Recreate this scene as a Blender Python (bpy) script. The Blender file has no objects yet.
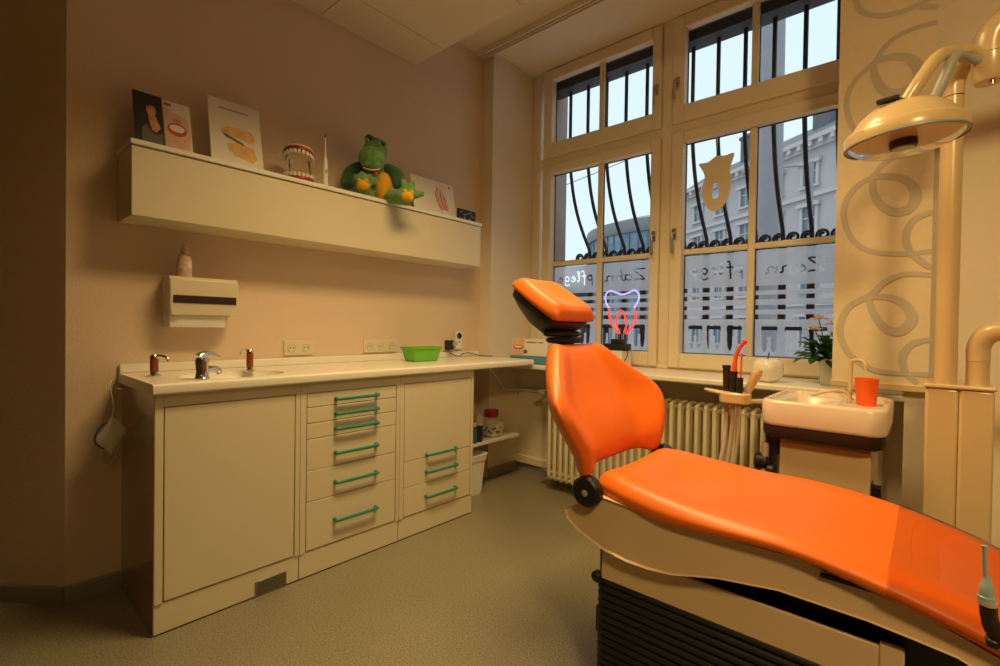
import bpy, bmesh, math, random
from math import sin, cos, pi, radians, atan2, sqrt
from mathutils import Vector, Matrix
random.seed(7)
SC = bpy.context.scene
COL = SC.collection

# ------------------------------------------------------------------ materials
def mat(name, col, rough=0.5, metal=0.0, var=0.06, vscale=8.0, bump=0.0, bscale=60.0, coat=0.0, sheen=0.0, alpha=1.0):
    m = bpy.data.materials.new(name); m.use_nodes = True
    nt = m.node_tree; b = nt.nodes['Principled BSDF']
    b.inputs['Roughness'].default_value = rough
    b.inputs['Metallic'].default_value = metal
    b.inputs['Coat Weight'].default_value = coat
    b.inputs['Coat Roughness'].default_value = 0.15
    b.inputs['Sheen Weight'].default_value = sheen
    tc = nt.nodes.new('ShaderNodeTexCoord')
    n = nt.nodes.new('ShaderNodeTexNoise'); n.inputs['Scale'].default_value = vscale; n.inputs['Detail'].default_value = 4
    nt.links.new(tc.outputs['Object'], n.inputs['Vector'])
    r = nt.nodes.new('ShaderNodeValToRGB')
    r.color_ramp.elements[0].position = 0.3; r.color_ramp.elements[1].position = 0.7
    r.color_ramp.elements[0].color = (*[c * (1 - var) for c in col], 1)
    r.color_ramp.elements[1].color = (*[min(1, c * (1 + var)) for c in col], 1)
    nt.links.new(n.outputs['Fac'], r.inputs['Fac']); nt.links.new(r.outputs['Color'], b.inputs['Base Color'])
    if bump:
        n2 = nt.nodes.new('ShaderNodeTexNoise'); n2.inputs['Scale'].default_value = bscale; n2.inputs['Detail'].default_value = 3
        nt.links.new(tc.outputs['Object'], n2.inputs['Vector'])
        bp = nt.nodes.new('ShaderNodeBump'); bp.inputs['Strength'].default_value = bump; bp.inputs['Distance'].default_value = 0.01
        nt.links.new(n2.outputs['Fac'], bp.inputs['Height']); nt.links.new(bp.outputs['Normal'], b.inputs['Normal'])
    return m

def emit(name, col, s):
    m = bpy.data.materials.new(name); m.use_nodes = True; nt = m.node_tree
    b = nt.nodes['Principled BSDF']; b.inputs['Base Color'].default_value = (*col, 1)
    b.inputs['Emission Color'].default_value = (*col, 1); b.inputs['Emission Strength'].default_value = s
    return m

def glass(name, tint=(1, 1, 1), ior=1.25):
    m = bpy.data.materials.new(name); m.use_nodes = True; nt = m.node_tree
    nt.nodes.remove(nt.nodes['Principled BSDF'])
    t = nt.nodes.new('ShaderNodeBsdfTransparent'); t.inputs['Color'].default_value = (*tint, 1)
    g = nt.nodes.new('ShaderNodeBsdfGlossy'); g.inputs['Roughness'].default_value = 0.02
    f = nt.nodes.new('ShaderNodeFresnel'); f.inputs['IOR'].default_value = ior
    mx = nt.nodes.new('ShaderNodeMixShader'); o = nt.nodes['Material Output']
    nt.links.new(f.outputs[0], mx.inputs[0]); nt.links.new(t.outputs[0], mx.inputs[1]); nt.links.new(g.outputs[0], mx.inputs[2])
    nt.links.new(mx.outputs[0], o.inputs['Surface'])
    return m

M = {}
M['wall3'] = mat('unseen_wall_low_bounce', (0.34, 0.27, 0.20), 0.9, var=0.02, vscale=2)  # walls out of view, made dark to cut the bounce light
M['wall'] = mat('wall_paint_apricot', (0.75, 0.59, 0.44), 0.9, var=0.02, vscale=2, bump=0.12, bscale=120)
M['wall2'] = mat('wall_paint_cream', (0.78, 0.69, 0.54), 0.9, var=0.02, vscale=2, bump=0.12, bscale=120)
M['ceil'] = mat('ceiling_paint', (0.80, 0.72, 0.56), 0.95, var=0.02, vscale=3)
M['base'] = mat('baseboard_grey_vinyl', (0.27, 0.26, 0.22), 0.6)
M['cream'] = mat('cream_window_paint', (0.80, 0.70, 0.52), 0.45, var=0.03)
M['cab'] = mat('cream_cabinet_lacquer', (0.72, 0.65, 0.48), 0.38, var=0.02, vscale=3)
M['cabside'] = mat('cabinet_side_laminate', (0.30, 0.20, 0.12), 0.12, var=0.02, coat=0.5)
M['gap'] = mat('dark_joint', (0.03, 0.025, 0.02), 0.8)
M['top'] = mat('white_worktop_mineral', (0.88, 0.84, 0.76), 0.28, var=0.02, vscale=20)
M['green'] = mat('turquoise_handle_lacquer', (0.03, 0.25, 0.18), 0.35)
M['orange'] = mat('orange_vinyl_upholstery', (0.86, 0.175, 0.012), 0.42, var=0.04, vscale=5, bump=0.06, bscale=260)
M['shell'] = mat('beige_chair_shell', (0.74, 0.55, 0.34), 0.35, var=0.02)
M['black'] = mat('black_plastic', (0.012, 0.011, 0.011), 0.45, var=0.2)
M['rubber'] = mat('black_rubber_bellows', (0.012, 0.012, 0.014), 0.6, var=0.2)
M['brown'] = mat('dark_brown_plastic', (0.028, 0.013, 0.010), 0.5, var=0.1)
M['unit'] = mat('dental_unit_cream_enamel', (0.68, 0.51, 0.28), 0.28, var=0.02, coat=0.3)
M['spit'] = mat('spittoon_porcelain', (0.78, 0.66, 0.54), 0.32, var=0.02, coat=0.4)
M['chrome'] = mat('chrome', (0.75, 0.73, 0.70), 0.12, 1.0)
M['steel'] = mat('brushed_steel', (0.45, 0.42, 0.38), 0.35, 1.0)
M['greym'] = mat('grey_lacquer', (0.42, 0.42, 0.40), 0.4)
M['greytrim'] = mat('grey_blue_trim', (0.32, 0.36, 0.36), 0.4)
M['rad'] = mat('radiator_enamel', (0.76, 0.68, 0.48), 0.35, var=0.02)
M['white'] = mat('white_plastic', (0.82, 0.80, 0.74), 0.4, var=0.02)
M['paper'] = mat('white_card_paper', (0.80, 0.76, 0.68), 0.8, var=0.02)
M['tealcard'] = mat('blue_teal_card', (0.06, 0.25, 0.36), 0.6)
M['navy'] = mat('dark_blue_plastic', (0.02, 0.03, 0.08), 0.4)
M['teal'] = mat('teal_card', (0.03, 0.16, 0.22), 0.6)
M['blackcard'] = mat('black_printed_card', (0.012, 0.012, 0.015), 0.6)
M['skin'] = mat('printed_skin_tone', (0.66, 0.30, 0.17), 0.7, var=0.2, vscale=30)
M['skin2'] = mat('printed_pale_skin', (0.72, 0.46, 0.36), 0.7, var=0.12, vscale=25)
M['lip'] = mat('printed_lip_red', (0.5, 0.08, 0.05), 0.6)
M['teeth'] = mat('tooth_ivory', (0.85, 0.80, 0.70), 0.3, var=0.03)
M['gum'] = mat('gum_dark_red', (0.30, 0.03, 0.035), 0.35)
M['lime'] = mat('lime_green_plastic', (0.16, 0.52, 0.03), 0.4)
M['croc'] = mat('green_plush', (0.16, 0.38, 0.09), 0.95, var=0.35, vscale=40, bump=0.9, bscale=220, sheen=0.3)
M['crocd'] = mat('dark_green_plush', (0.03, 0.13, 0.035), 0.95, var=0.4, vscale=40, bump=0.9, bscale=220, sheen=0.3)
M['yellow'] = mat('yellow_plush', (0.80, 0.42, 0.02), 0.95, var=0.12, vscale=40, bump=0.5, bscale=220)
M['leaf'] = mat('dark_green_leaf', (0.03, 0.12, 0.02), 0.35, var=0.3, vscale=20)
M['petal'] = mat('pale_petal', (0.90, 0.78, 0.68), 0.6)
M['iron'] = mat('black_wrought_iron', (0.012, 0.008, 0.010), 0.55, var=0.2)
M['red'] = mat('red_plastic', (0.45, 0.015, 0.012), 0.35)
M['redtip'] = mat('orange_red_plastic', (0.9, 0.10, 0.02), 0.3)
M['cup'] = mat('orange_cup_plastic', (0.95, 0.13, 0.01), 0.35)
M['ink'] = mat('grey_print_ink', (0.14, 0.13, 0.12), 0.7)
M['swirl'] = mat('grey_printed_swirl', (0.55, 0.49, 0.40), 0.9, var=0.05)
M['blind'] = mat('cream_panel_fabric', (0.78, 0.66, 0.47), 0.95, var=0.03, vscale=30, bump=0.15, bscale=400)
M['pump'] = mat('amber_soap_glass', (0.28, 0.06, 0.02), 0.15)
M['blueloop'] = mat('blue_elastic', (0.02, 0.10, 0.25), 0.6)
M['mask'] = mat('pale_mask_fabric', (0.78, 0.75, 0.68), 0.9)
M['syr'] = mat('pale_blue_plastic', (0.32, 0.46, 0.52), 0.35)
M['hose'] = mat('beige_grey_hose', (0.52, 0.42, 0.32), 0.45)
M['pinkbottle'] = mat('pink_white_bottle', (0.72, 0.52, 0.44), 0.35, var=0.3, vscale=60)
M['glass'] = glass('window_glass')
M['clear'] = glass('clear_cover', (0.93, 0.93, 0.90), 1.08)
M['foil'] = glass('clear_film', (0.86, 0.82, 0.78))
M['neonb'] = emit('neon_blue_white', (0.36, 0.36, 1.0), 1.25)
M['neonr'] = emit('neon_red', (1.0, 0.06, 0.05), 1.1)
M['fac'] = mat('pale_render_facade', (0.40, 0.375, 0.38), 0.9, var=0.06, vscale=0.4)
M['facl'] = mat('facade_moulding', (0.45, 0.42, 0.42), 0.9)
M['facw'] = mat('facade_window_glass', (0.10, 0.15, 0.19), 0.15)
M['roof'] = mat('grey_slate_roof', (0.10, 0.11, 0.13), 0.8)
M['drumg'] = mat('blue_drum_glazing', (0.14, 0.24, 0.32), 0.2, var=0.3, vscale=0.6)
M['drumr'] = mat('grey_drum_roof', (0.17, 0.18, 0.19), 0.6)
M['mast'] = mat('galvanised_mast', (0.22, 0.22, 0.25), 0.6)
M['street'] = mat('pale_paving', (0.38, 0.38, 0.40), 0.9, var=0.2, vscale=1)
M['stone'] = mat('window_reveal_stone', (0.30, 0.24, 0.20), 0.9)

# frosted film: light comes through it diffusely
m = bpy.data.materials.new('frosted_film'); m.use_nodes = True; nt = m.node_tree
nt.nodes.remove(nt.nodes['Principled BSDF'])
t_ = nt.nodes.new('ShaderNodeBsdfTranslucent'); t_.inputs['Color'].default_value = (0.95, 0.95, 1.0, 1)
d_ = nt.nodes.new('ShaderNodeBsdfDiffuse'); d_.inputs['Color'].default_value = (0.5, 0.5, 0.55, 1)
mx = nt.nodes.new('ShaderNodeMixShader'); mx.inputs[0].default_value = 0.03
rf_ = nt.nodes.new('ShaderNodeBsdfRefraction'); rf_.inputs['Roughness'].default_value = 0.6; rf_.inputs['IOR'].default_value = 1.02; rf_.inputs['Color'].default_value = (0.93, 0.94, 1.0, 1)
mq = nt.nodes.new('ShaderNodeMixShader'); mq.inputs[0].default_value = 0.15; nt.links.new(t_.outputs[0], mq.inputs[1]); nt.links.new(rf_.outputs[0], mq.inputs[2])
nt.links.new(mq.outputs[0], mx.inputs[1]); nt.links.new(d_.outputs[0], mx.inputs[2])
nt.links.new(mx.outputs[0], nt.nodes['Material Output'].inputs['Surface']); M['film'] = m

# speckled vinyl floor
m = bpy.data.materials.new('speckled_vinyl_floor'); m.use_nodes = True; nt = m.node_tree; b = nt.nodes['Principled BSDF']
tc = nt.nodes.new('ShaderNodeTexCoord')
n1 = nt.nodes.new('ShaderNodeTexNoise'); n1.inputs['Scale'].default_value = 160; n1.inputs['Detail'].default_value = 2
n2 = nt.nodes.new('ShaderNodeTexNoise'); n2.inputs['Scale'].default_value = 2.2; n2.inputs['Detail'].default_value = 5
r1 = nt.nodes.new('ShaderNodeValToRGB'); e = r1.color_ramp.elements
e[0].position = 0.33; e[0].color = (0.20, 0.175, 0.115, 1); e[1].position = 0.68; e[1].color = (0.40, 0.365, 0.27, 1)
k = r1.color_ramp.elements.new(0.5); k.color = (0.30, 0.27, 0.185, 1)
mxc = nt.nodes.new('ShaderNodeMix'); mxc.data_type = 'RGBA'; mxc.blend_type = 'MULTIPLY'; mxc.inputs[0].default_value = 0.35
nt.links.new(tc.outputs['Object'], n1.inputs['Vector']); nt.links.new(tc.outputs['Object'], n2.inputs['Vector'])
nt.links.new(n1.outputs['Fac'], r1.inputs['Fac']); nt.links.new(r1.outputs['Color'], mxc.inputs[6]); nt.links.new(n2.outputs['Color'], mxc.inputs[7])
bw = nt.nodes.new('ShaderNodeRGBToBW'); nt.links.new(n2.outputs['Color'], bw.inputs[0]); nt.links.new(bw.outputs[0], mxc.inputs[7])
nt.links.new(mxc.outputs[2], b.inputs['Base Color']); b.inputs['Roughness'].default_value = 0.42
M['floor'] = m

# ------------------------------------------------------------------ mesh builder
ORG = {}
def tag(o, label=None, cat=None, group=None, kind=None):
    if label: o['label'] = label
    if cat: o['category'] = cat
    if group: o['group'] = group
    if kind: o['kind'] = kind
    return o
def thing(name, label, cat, loc=(0, 0, 0), group=None):
    o = bpy.data.objects.new(name, None); COL.objects.link(o); o.location = loc; o.empty_display_size = 0.05
    ORG[o.name] = Vector(loc); return tag(o, label, cat, group)

class MB:
    def __init__(s): s.v = []; s.f = []; s.mi = []; s.cur = 0
    def add(s, vs, fs):
        n = len(s.v); s.v += [tuple(v) for v in vs]
        for f in fs: s.f.append([i + n for i in f]); s.mi.append(s.cur)
        return s
    def box(s, x0, x1, y0, y1, z0, z1):
        v = [(x, y, z) for x in (x0, x1) for y in (y0, y1) for z in (z0, z1)]
        return s.add(v, [(0, 1, 3, 2), (4, 6, 7, 5), (0, 4, 5, 1), (2, 3, 7, 6), (0, 2, 6, 4), (1, 5, 7, 3)])
    def obox(s, c, ax, ay, az, hx, hy, hz):
        c = Vector(c); ax, ay, az = Vector(ax), Vector(ay), Vector(az)
        v = [c + ax * hx * i + ay * hy * j + az * hz * k for i in (-1, 1) for j in (-1, 1) for k in (-1, 1)]
        return s.add(v, [(0, 1, 3, 2), (4, 6, 7, 5), (0, 4, 5, 1), (2, 3, 7, 6), (0, 2, 6, 4), (1, 5, 7, 3)])
    def prism(s, pts, d):      # closed polygon of 3-D points extruded by vector d
        d = Vector(d); n = len(pts); v = [Vector(p) for p in pts]; v += [p + d for p in v]
        return s.add(v, [list(range(n))[::-1], list(range(n, 2 * n))] + [(i, (i + 1) % n, n + (i + 1) % n, n + i) for i in range(n)])
    def grid(s, rows, cu=False, cv=False, cap=False):
        n = len(rows); mcols = len(rows[0]); v = [p for r in rows for p in r]; f = []
        for i in range(n if cv else n - 1):
            for j in range(mcols if cu else mcols - 1):
                a = i * mcols + j; b = i * mcols + (j + 1) % mcols; c = ((i + 1) % n) * mcols + (j + 1) % mcols; d = ((i + 1) % n) * mcols + j
                f.append((a, b, c, d))
        if cap: f.append(tuple(range(mcols))[::-1]); f.append(tuple(range((n - 1) * mcols, n * mcols)))
        return s.add(v, f)
    def tube(s, path, r, n=12, cap=True):
        P = [Vector(p) for p in path]; rs = r if isinstance(r, (list, tuple)) else [r] * len(P)
        t = (P[1] - P[0]).normalized(); up = Vector((0, 0, 1)) if abs(t.z) < 0.9 else Vector((1, 0, 0))
        u = t.cross(up).normalized(); rows = []
        for i, p in enumerate(P):
            t = ((P[min(i + 1, len(P) - 1)] - P[max(i - 1, 0)])).normalized()
            u = (u - t * u.dot(t)).normalized(); w = t.cross(u)
            rows.append([p + (u * cos(2 * pi * k / n) + w * sin(2 * pi * k / n)) * rs[i] for k in range(n)])
        return s.grid(rows, cu=True, cap=cap)
    def lathe(s, prof, c=(0, 0, 0), n=32, sx=1, sy=1, axis='z'):
        rows = []
        for r, z in prof:
            row = []
            for k in range(n):
                a = 2 * pi * k / n; x, y = r * cos(a) * sx, r * sin(a) * sy
                p = (x, y, z) if axis == 'z' else ((y, z, x) if axis == 'y' else (z, x, y))
                row.append((c[0] + p[0], c[1] + p[1], c[2] + p[2]))
            rows.append(row)
        return s.grid(rows, cu=True, cap=True)
    def ball(s, c, rx, ry=None, rz=None, R=None, n=16):
        ry = ry or rx; rz = rz or rx; rows = []
        for i in range(1, n // 2 + 0):
            th = pi * i / (n // 2)
            row = []
            for k in range(n):
                p = Vector((rx * sin(th) * cos(2 * pi * k / n), ry * sin(th) * sin(2 * pi * k / n), rz * cos(th)))
                if R: p = R @ p
                row.append(Vector(c) + p)
            rows.append(row)
        b = len(s.v); s.grid(rows, cu=True)
        top = Vector((0, 0, rz)); bot = Vector((0, 0, -rz))
        if R: top = R @ top; bot = R @ bot
        s.v += [tuple(Vector(c) + top), tuple(Vector(c) + bot)]; it = len(s.v) - 2; L = b + (len(rows) - 1) * n
        for k in range(n):
            s.f.append([it, b + (k + 1) % n, b + k][::-1]); s.mi.append(s.cur); s.f.append([it + 1, L + k, L + (k + 1) % n][::-1]); s.mi.append(s.cur)
        return s
    def ribbon(s, pts, w, y, closed=False):   # flat ribbon in an XZ plane
        n = len(pts); ws = w if isinstance(w, (list, tuple)) else [w] * n; rows = []; y0_ = y
        for i in range(n):
            y = y0_ - i * 0.000006
            a = pts[(i - 1) % n] if (closed or i > 0) else pts[i]; b = pts[(i + 1) % n] if (closed or i < n - 1) else pts[i]
            dx, dz = b[0] - a[0], b[1] - a[1]; l = math.hypot(dx, dz) or 1; nx, nz = -dz / l, dx / l
            rows.append([(pts[i][0] + nx * ws[i] / 2, y, pts[i][1] + nz * ws[i] / 2), (pts[i][0] - nx * ws[i] / 2, y, pts[i][1] - nz * ws[i] / 2)])
        return s.grid(rows, cv=closed)
    def build(s, name, mt, parent=None, bev=0, seg=2, sub=0, smooth=True, ang=38, label=None, remesh=0):
        me = bpy.data.meshes.new(name)
        o = bpy.data.objects.new(name, me); COL.objects.link(o)
        org = ORG.get(parent.name, Vector()) if parent else Vector()
        if parent: o.parent = parent; ORG[o.name] = org
        me.from_pydata([tuple(Vector(v) - org) for v in s.v], [], s.f)
        bm = bmesh.new(); bm.from_mesh(me); bmesh.ops.recalc_face_normals(bm, faces=bm.faces); bm.to_mesh(me); bm.free()
        for mm in (mt if isinstance(mt, (list, tuple)) else [mt]): me.materials.append(M[mm] if isinstance(mm, str) else mm)
        if len(me.materials) > 1:
            for p, k in zip(me.polygons, s.mi): p.material_index = k
        if smooth:
            for p in me.polygons: p.use_smooth = True
            if not sub and not remesh: me.set_sharp_from_angle(angle=radians(ang))
        if bev:
            md = o.modifiers.new('bevel', 'BEVEL'); md.width = bev; md.segments = seg; md.limit_method = 'ANGLE'; md.angle_limit = radians(35); md.harden_normals = False
        if remesh:
            md = o.modifiers.new('remesh', 'REMESH'); md.mode = 'VOXEL'; md.voxel_size = remesh; md.use_smooth_shade = True
            sm = o.modifiers.new('smooth', 'SMOOTH'); sm.factor = 0.5; sm.iterations = 4
        if sub:
            md = o.modifiers.new('subsurf', 'SUBSURF'); md.levels = sub; md.render_levels = sub
        if label: o['label'] = label
        return o
def smoothp(pts, k=6, closed=False):
    out = []; n = len(pts); P = [Vector(p) for p in pts]
    rng = range(n if closed else n - 1)
    for i in rng:
        if closed: p0, p1, p2, p3 = P[(i - 1) % n], P[i], P[(i + 1) % n], P[(i + 2) % n]
        else: p0, p1, p2, p3 = P[max(i - 1, 0)], P[i], P[i + 1], P[min(i + 2, n - 1)]
        for j in range(k):
            t = j / k
            out.append(0.5 * ((2 * p1) + (p2 - p0) * t + (2 * p0 - 5 * p1 + 4 * p2 - p3) * t * t + (3 * p1 - p0 - 3 * p2 + p3) * t ** 3))
    if not closed: out.append(P[-1])
    return out
def lerp_tab(tab, x):
    if x <= tab[0][0]: return tab[0][1]
    for (a, b), (c, d) in zip(tab, tab[1:]):
        if x <= c: return b + (d - b) * (x - a) / (c - a)
    return tab[-1][1]
def struct(name, mb, mt, **kw): return tag(mb.build(name, mt, **kw), kind='structure')
X, Y, Z = Vector((1, 0, 0)), Vector((0, 1, 0)), Vector((0, 0, 1))
# ------------------------------------------------------------------ the room
XL, YB = -2.53, 2.62            # left wall, face of the window wall's piers
YP, YW = 2.95, 3.10             # parapet under the sill, inner face of the window frame
XN0, XN1 = -2.42, -0.07         # niche of the window
ZT, ZC = 2.81, 3.13             # tiled ceiling, plaster ceiling by the window
struct('floor', MB().box(-4.2, 2.3, -2.4, 3.5, -0.1, 0), 'floor', smooth=False)
struct('wall_left', MB().box(XL - 0.12, XL, 0.29, 3.5, 0, 3.3), 'wall', smooth=False)
c0 = Vector((XL, 0.29, 0)); c1 = Vector((-4.1, -0.87, 0))
n_ = Vector((-(c1 - c0).y, (c1 - c0).x, 0)).normalized() * 0.12
if n_.y < 0: n_ = -n_
struct('wall_far_left', MB().prism([c0, c1, c1 + n_, c0 + Vector((-0.12, 0.1, 0))], (0, 0, 3.3)), 'wall', smooth=False)
struct('wall_side', MB().box(-4.2, -4.1, -2.4, -0.8, 0, 3.3), 'wall3', smooth=False)
struct('wall_right', MB().box(2.2, 2.32, -2.4, 3.5, 0, 3.3), 'wall3', smooth=False)
struct('wall_behind', MB().box(-4.2, 2.3, -2.4, -2.28, 0, 3.3), 'wall3', smooth=False)
# window wall: left pier, right pier, parapet, lintel, strips between frame and reveal
w = MB()
w.box(XL, XN0, YB, 3.5, 0, 3.3)
w.box(XN1, 2.3, YB, 3.5, 0, 3.3)
w.box(XN0, XN1, YP, 3.30, 0, 0.83)
w.box(XN0, XN1, YB, 3.30, 3.14, 3.3)
w.box(-0.25, XN1, YW, 3.30, 0.83, 3.14)
struct('wall_window', w, 'wall2', smooth=False)
struct('ceiling', MB().box(XL, 2.3, 1.99, 3.5, ZC, 3.4), 'ceil', smooth=False)
# tiled, lowered ceiling with fine joints
g = MB(); g.box(-4.2, 2.2, -2.4, 1.985, ZT + 0.006, 3.3); cm = 0.006
xs = [XL] + [-2.25 + 0.62 * i for i in range(-3, 8)]; xs = sorted(x for x in set(xs) if -4.2 < x < 2.2); ys = [-2.4, -1.77, -1.15, -0.53, 0.09, 0.71, 1.33, 1.985]
for a, b in zip([-4.2] + xs, xs + [2.2]):
    for c, d in zip(ys, ys[1:]):
        if b - a > 0.02: g.box(a + cm / 2, b - cm / 2, c + cm / 2, d - cm / 2 if d < 1.9 else d, ZT, ZT + 0.007)
struct('ceiling_tiles', g, 'ceil', smooth=False)
# baseboards
def skirting(name, a, b, nrm):
    a, b, nrm = Vector(a), Vector(b), Vector(nrm).normalized()
    p = [a, a + nrm * 0.012, a + nrm * 0.012 + Z * 0.062, a + nrm * 0.006 + Z * 0.07, a + Z * 0.07]
    struct(name, MB().prism(p, b - a), 'base', smooth=False)
skirting('baseboard_left', (XL, 0.29, 0), (XL, 2.62, 0), (1, 0, 0))
nn = -n_.normalized()
skirting('baseboard_far_left', c0, c1, nn)
skirting('baseboard_niche_side', (XN0, 2.62, 0), (XN0, 2.95, 0), (1, 0, 0))
skirting('baseboard_window', (XN0, YP, 0), (XN1, YP, 0), (0, -1, 0))
skirting('baseboard_right_pier', (XN1, YB, 0), (2.2, YB, 0), (0, -1, 0))
# plaster ledge above the skirting in the window niche, and pipe chase at its right end
struct('trim_1', MB().box(XN0, -2.02, YP - 0.035, YP, 0.07, 0.13), 'wall2', bev=0.006)
# window sill
s = MB().box(XN0, XN1, YB - 0.01, YW + 0.02, 0.832, 0.862)
struct('window_sill', s, 'top', bev=0.008, seg=3)

# ------------------------------------------------------------------ window
def frame_rect(mb, x0, x1, z0, z1, wd, y0, y1, wb=None, wt=None):
    wb = wb or wd; wt = wt or wd
    mb.box(x0, x0 + wd, y0, y1, z0, z1); mb.box(x1 - wd, x1, y0, y1, z0, z1)
    mb.box(x0 + wd, x1 - wd, y0, y1, z0, z0 + wb); mb.box(x0 + wd, x1 - wd, y0, y1, z1 - wt, z1)
win = thing('window_1', None, None, (-1.3, 3.14, 0.862)); win['kind'] = 'structure'
fr = MB()
frame_rect(fr, XN0 + 0.0, -0.25, 0.862, 3.14, 0.075, YW, 3.22, wb=0.03, wt=0.03)
fr.box(-1.345, -1.265, YW, 3.22, 0.89, 3.11)
fr.box(-2.35, -0.37, YW + 0.005, 3.22, 2.375, 2.455)
fr.build('window_frame', 'cream', win, bev=0.006)
GX = [(-2.226, -1.408), (-1.195, -0.365)]
sash = []
for (g0, g1), mcx in zip(GX, (-1.810, -0.794)):
    for z0, z1, gz0, gz1 in ((0.875, 2.385, 0.967, 2.318), (2.445, 3.125, 2.555, 3.045)):
        sb = MB(); y0, y1 = YW - 0.022, YW + 0.055
        x0, x1 = g0 - 0.075, g1 + 0.062
        sb.box(x0, g0, y0, y1, z0, z1); sb.box(g1, x1, y0, y1, z0, z1)
        sb.box(g0, g1, y0, y1, z0, gz0); sb.box(g0, g1, y0, y1, gz1, z1)
        so = sb.build('sash_frame', 'cream', win, bev=0.007)
        mbn = MB(); mbn.box(mcx - 0.019, mcx + 0.019, 3.118, y1, gz0, gz1)
        if z0 < 1: mbn.box(g0, mcx - 0.019, 3.118, y1, 1.602, 1.636); mbn.box(mcx + 0.019, g1, 3.118, y1, 1.602, 1.636)
        mbn.build('muntin', 'cream', win, bev=0.005)
        MB().box(g0 - 0.004, g1 + 0.004, 3.150, 3.156, gz0 - 0.004, gz1 + 0.004).build('window_pane', 'glass', win, smooth=False)
        gk = MB(); 
        for a, b in ((g0, mcx - 0.019), (mcx + 0.019, g1)):
            for c, d in (((gz0, 1.602), (1.636, gz1)) if z0 < 1 else ((gz0, gz1),)):
                frame_rect(gk, a - 0.001, b + 0.001, c - 0.001, d + 0.001, 0.006, 3.142, 3.149)
        gk.build('gasket', 'black', win, smooth=False)
# sash handles
def handle(x, z, ln, flip=1):
    h = MB(); h.box(x - 0.014, x + 0.014, YW - 0.031, YW - 0.022, z - 0.035, z + 0.035)
    h.lathe([(0.011, 0), (0.011, 0.03), (0.009, 0.034)], (x, YW - 0.061, z), 16, axis='y')
    h.tube(smoothp([(x, YW - 0.062, z), (x, YW - 0.066, z - 0.02), (x, YW - 0.062, z - 0.07), (x, YW - 0.058, z - ln)], 4), [0.009] * 12 + [0.0075], 10)
    h.build('handle', 'steel', win, bev=0.002)
for x in (-1.375, -1.237): handle(x, 1.735, 0.13); handle(x, 2.70, 0.11)
hg = MB()
for x in (-2.345, -0.32):
    for z in (2.3, 2.55, 3.05, 1.0): hg.tube([(x, YW - 0.03, z - 0.04), (x, YW - 0.03, z + 0.04)], 0.008, 10)
hg.build('hinge', 'cream', win)

# frosted film with clear cut-outs: handwriting (mirrored from inside), stripes and molars
GL = {
 'Z': (0.62, [[(0, .98), (.3, 1.0), (.62, .95), (.3, .5), (0, .03), (.3, .06), (.62, .02)]]),
 'z': (0.5, [[(0, .98), (.3, 1.0), (.62, .95), (.3, .5), (0, .03), (.3, .06), (.62, .02)]]),
 'a': (0.5, [[(.42, .45), (.2, .52), (.03, .3), (.08, .05), (.25, .02), (.4, .2), (.42, .48), (.42, .1), (.52, .02)]]),
 'h': (0.5, [[(.02, 0), (.06, .5), (.12, 1.0)], [(.05, .3), (.22, .5), (.36, .42), (.36, .1), (.46, .02)]]),
 'n': (0.5, [[(.02, .5), (.04, .02)], [(.05, .32), (.22, .5), (.38, .42), (.38, .1), (.5, .02)]]),
 'p': (0.48, [[(.08, .55), (.03, -.42)], [(.07, .4), (.25, .55), (.4, .35), (.28, .05), (.08, .1)]]),
 'f': (0.34, [[(.36, .92), (.22, 1.0), (.12, .75), (.08, -.4)], [(-.02, .5), (.3, .52)]]),
 'l': (0.26, [[(.05, .1), (.16, .6), (.2, .98), (.1, .9), (.06, .2), (.14, .0), (.24, .08)]]),
 'e': (0.42, [[(.04, .25), (.3, .35), (.24, .52), (.08, .42), (.06, .12), (.2, .0), (.38, .12)]]),
 'g': (0.48, [[(.4, .45), (.2, .54), (.05, .3), (.16, .05), (.36, .2), (.4, .48), (.38, -.2), (.2, -.42), (.04, -.3)]]),
}
def word_segments(word, xr, z0, h, wtot):
    tot = sum(GL[c][0] for c in word) + 0.1 * (len(word) - 1); s = wtot / tot; segs = []; pen = 0
    for c in word:
        wd, strokes = GL[c]
        for st in strokes:
            p = smoothp([(a, b, 0) for a, b in st], 4)
            q = [(xr - (pen + v.x) * s, z0 + v.y * h) for v in p]
            segs += list(zip(q, q[1:]))
        pen += wd + 0.1
    return segs
STR = [(1.189, 1.216), (1.244, 1.271), (1.306, 1.331), (1.357, 1.385)]
def molar(dx, z):
    z0, zt = 0.995, 1.150
    if not z0 < z < zt: return False
    if z > 1.085: return abs(dx) < 0.043 - 0.5 * max(0, z - 1.138) - 0.10 * max(0, 1.125 - z)
    t = (1.085 - z) / 0.09
    cx = 0.025 - 0.002 * t; hw = 0.0155 * sqrt(max(0, 1 - t ** 3)) if t < 1 else 0
    return abs(abs(dx) - cx) < hw
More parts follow.
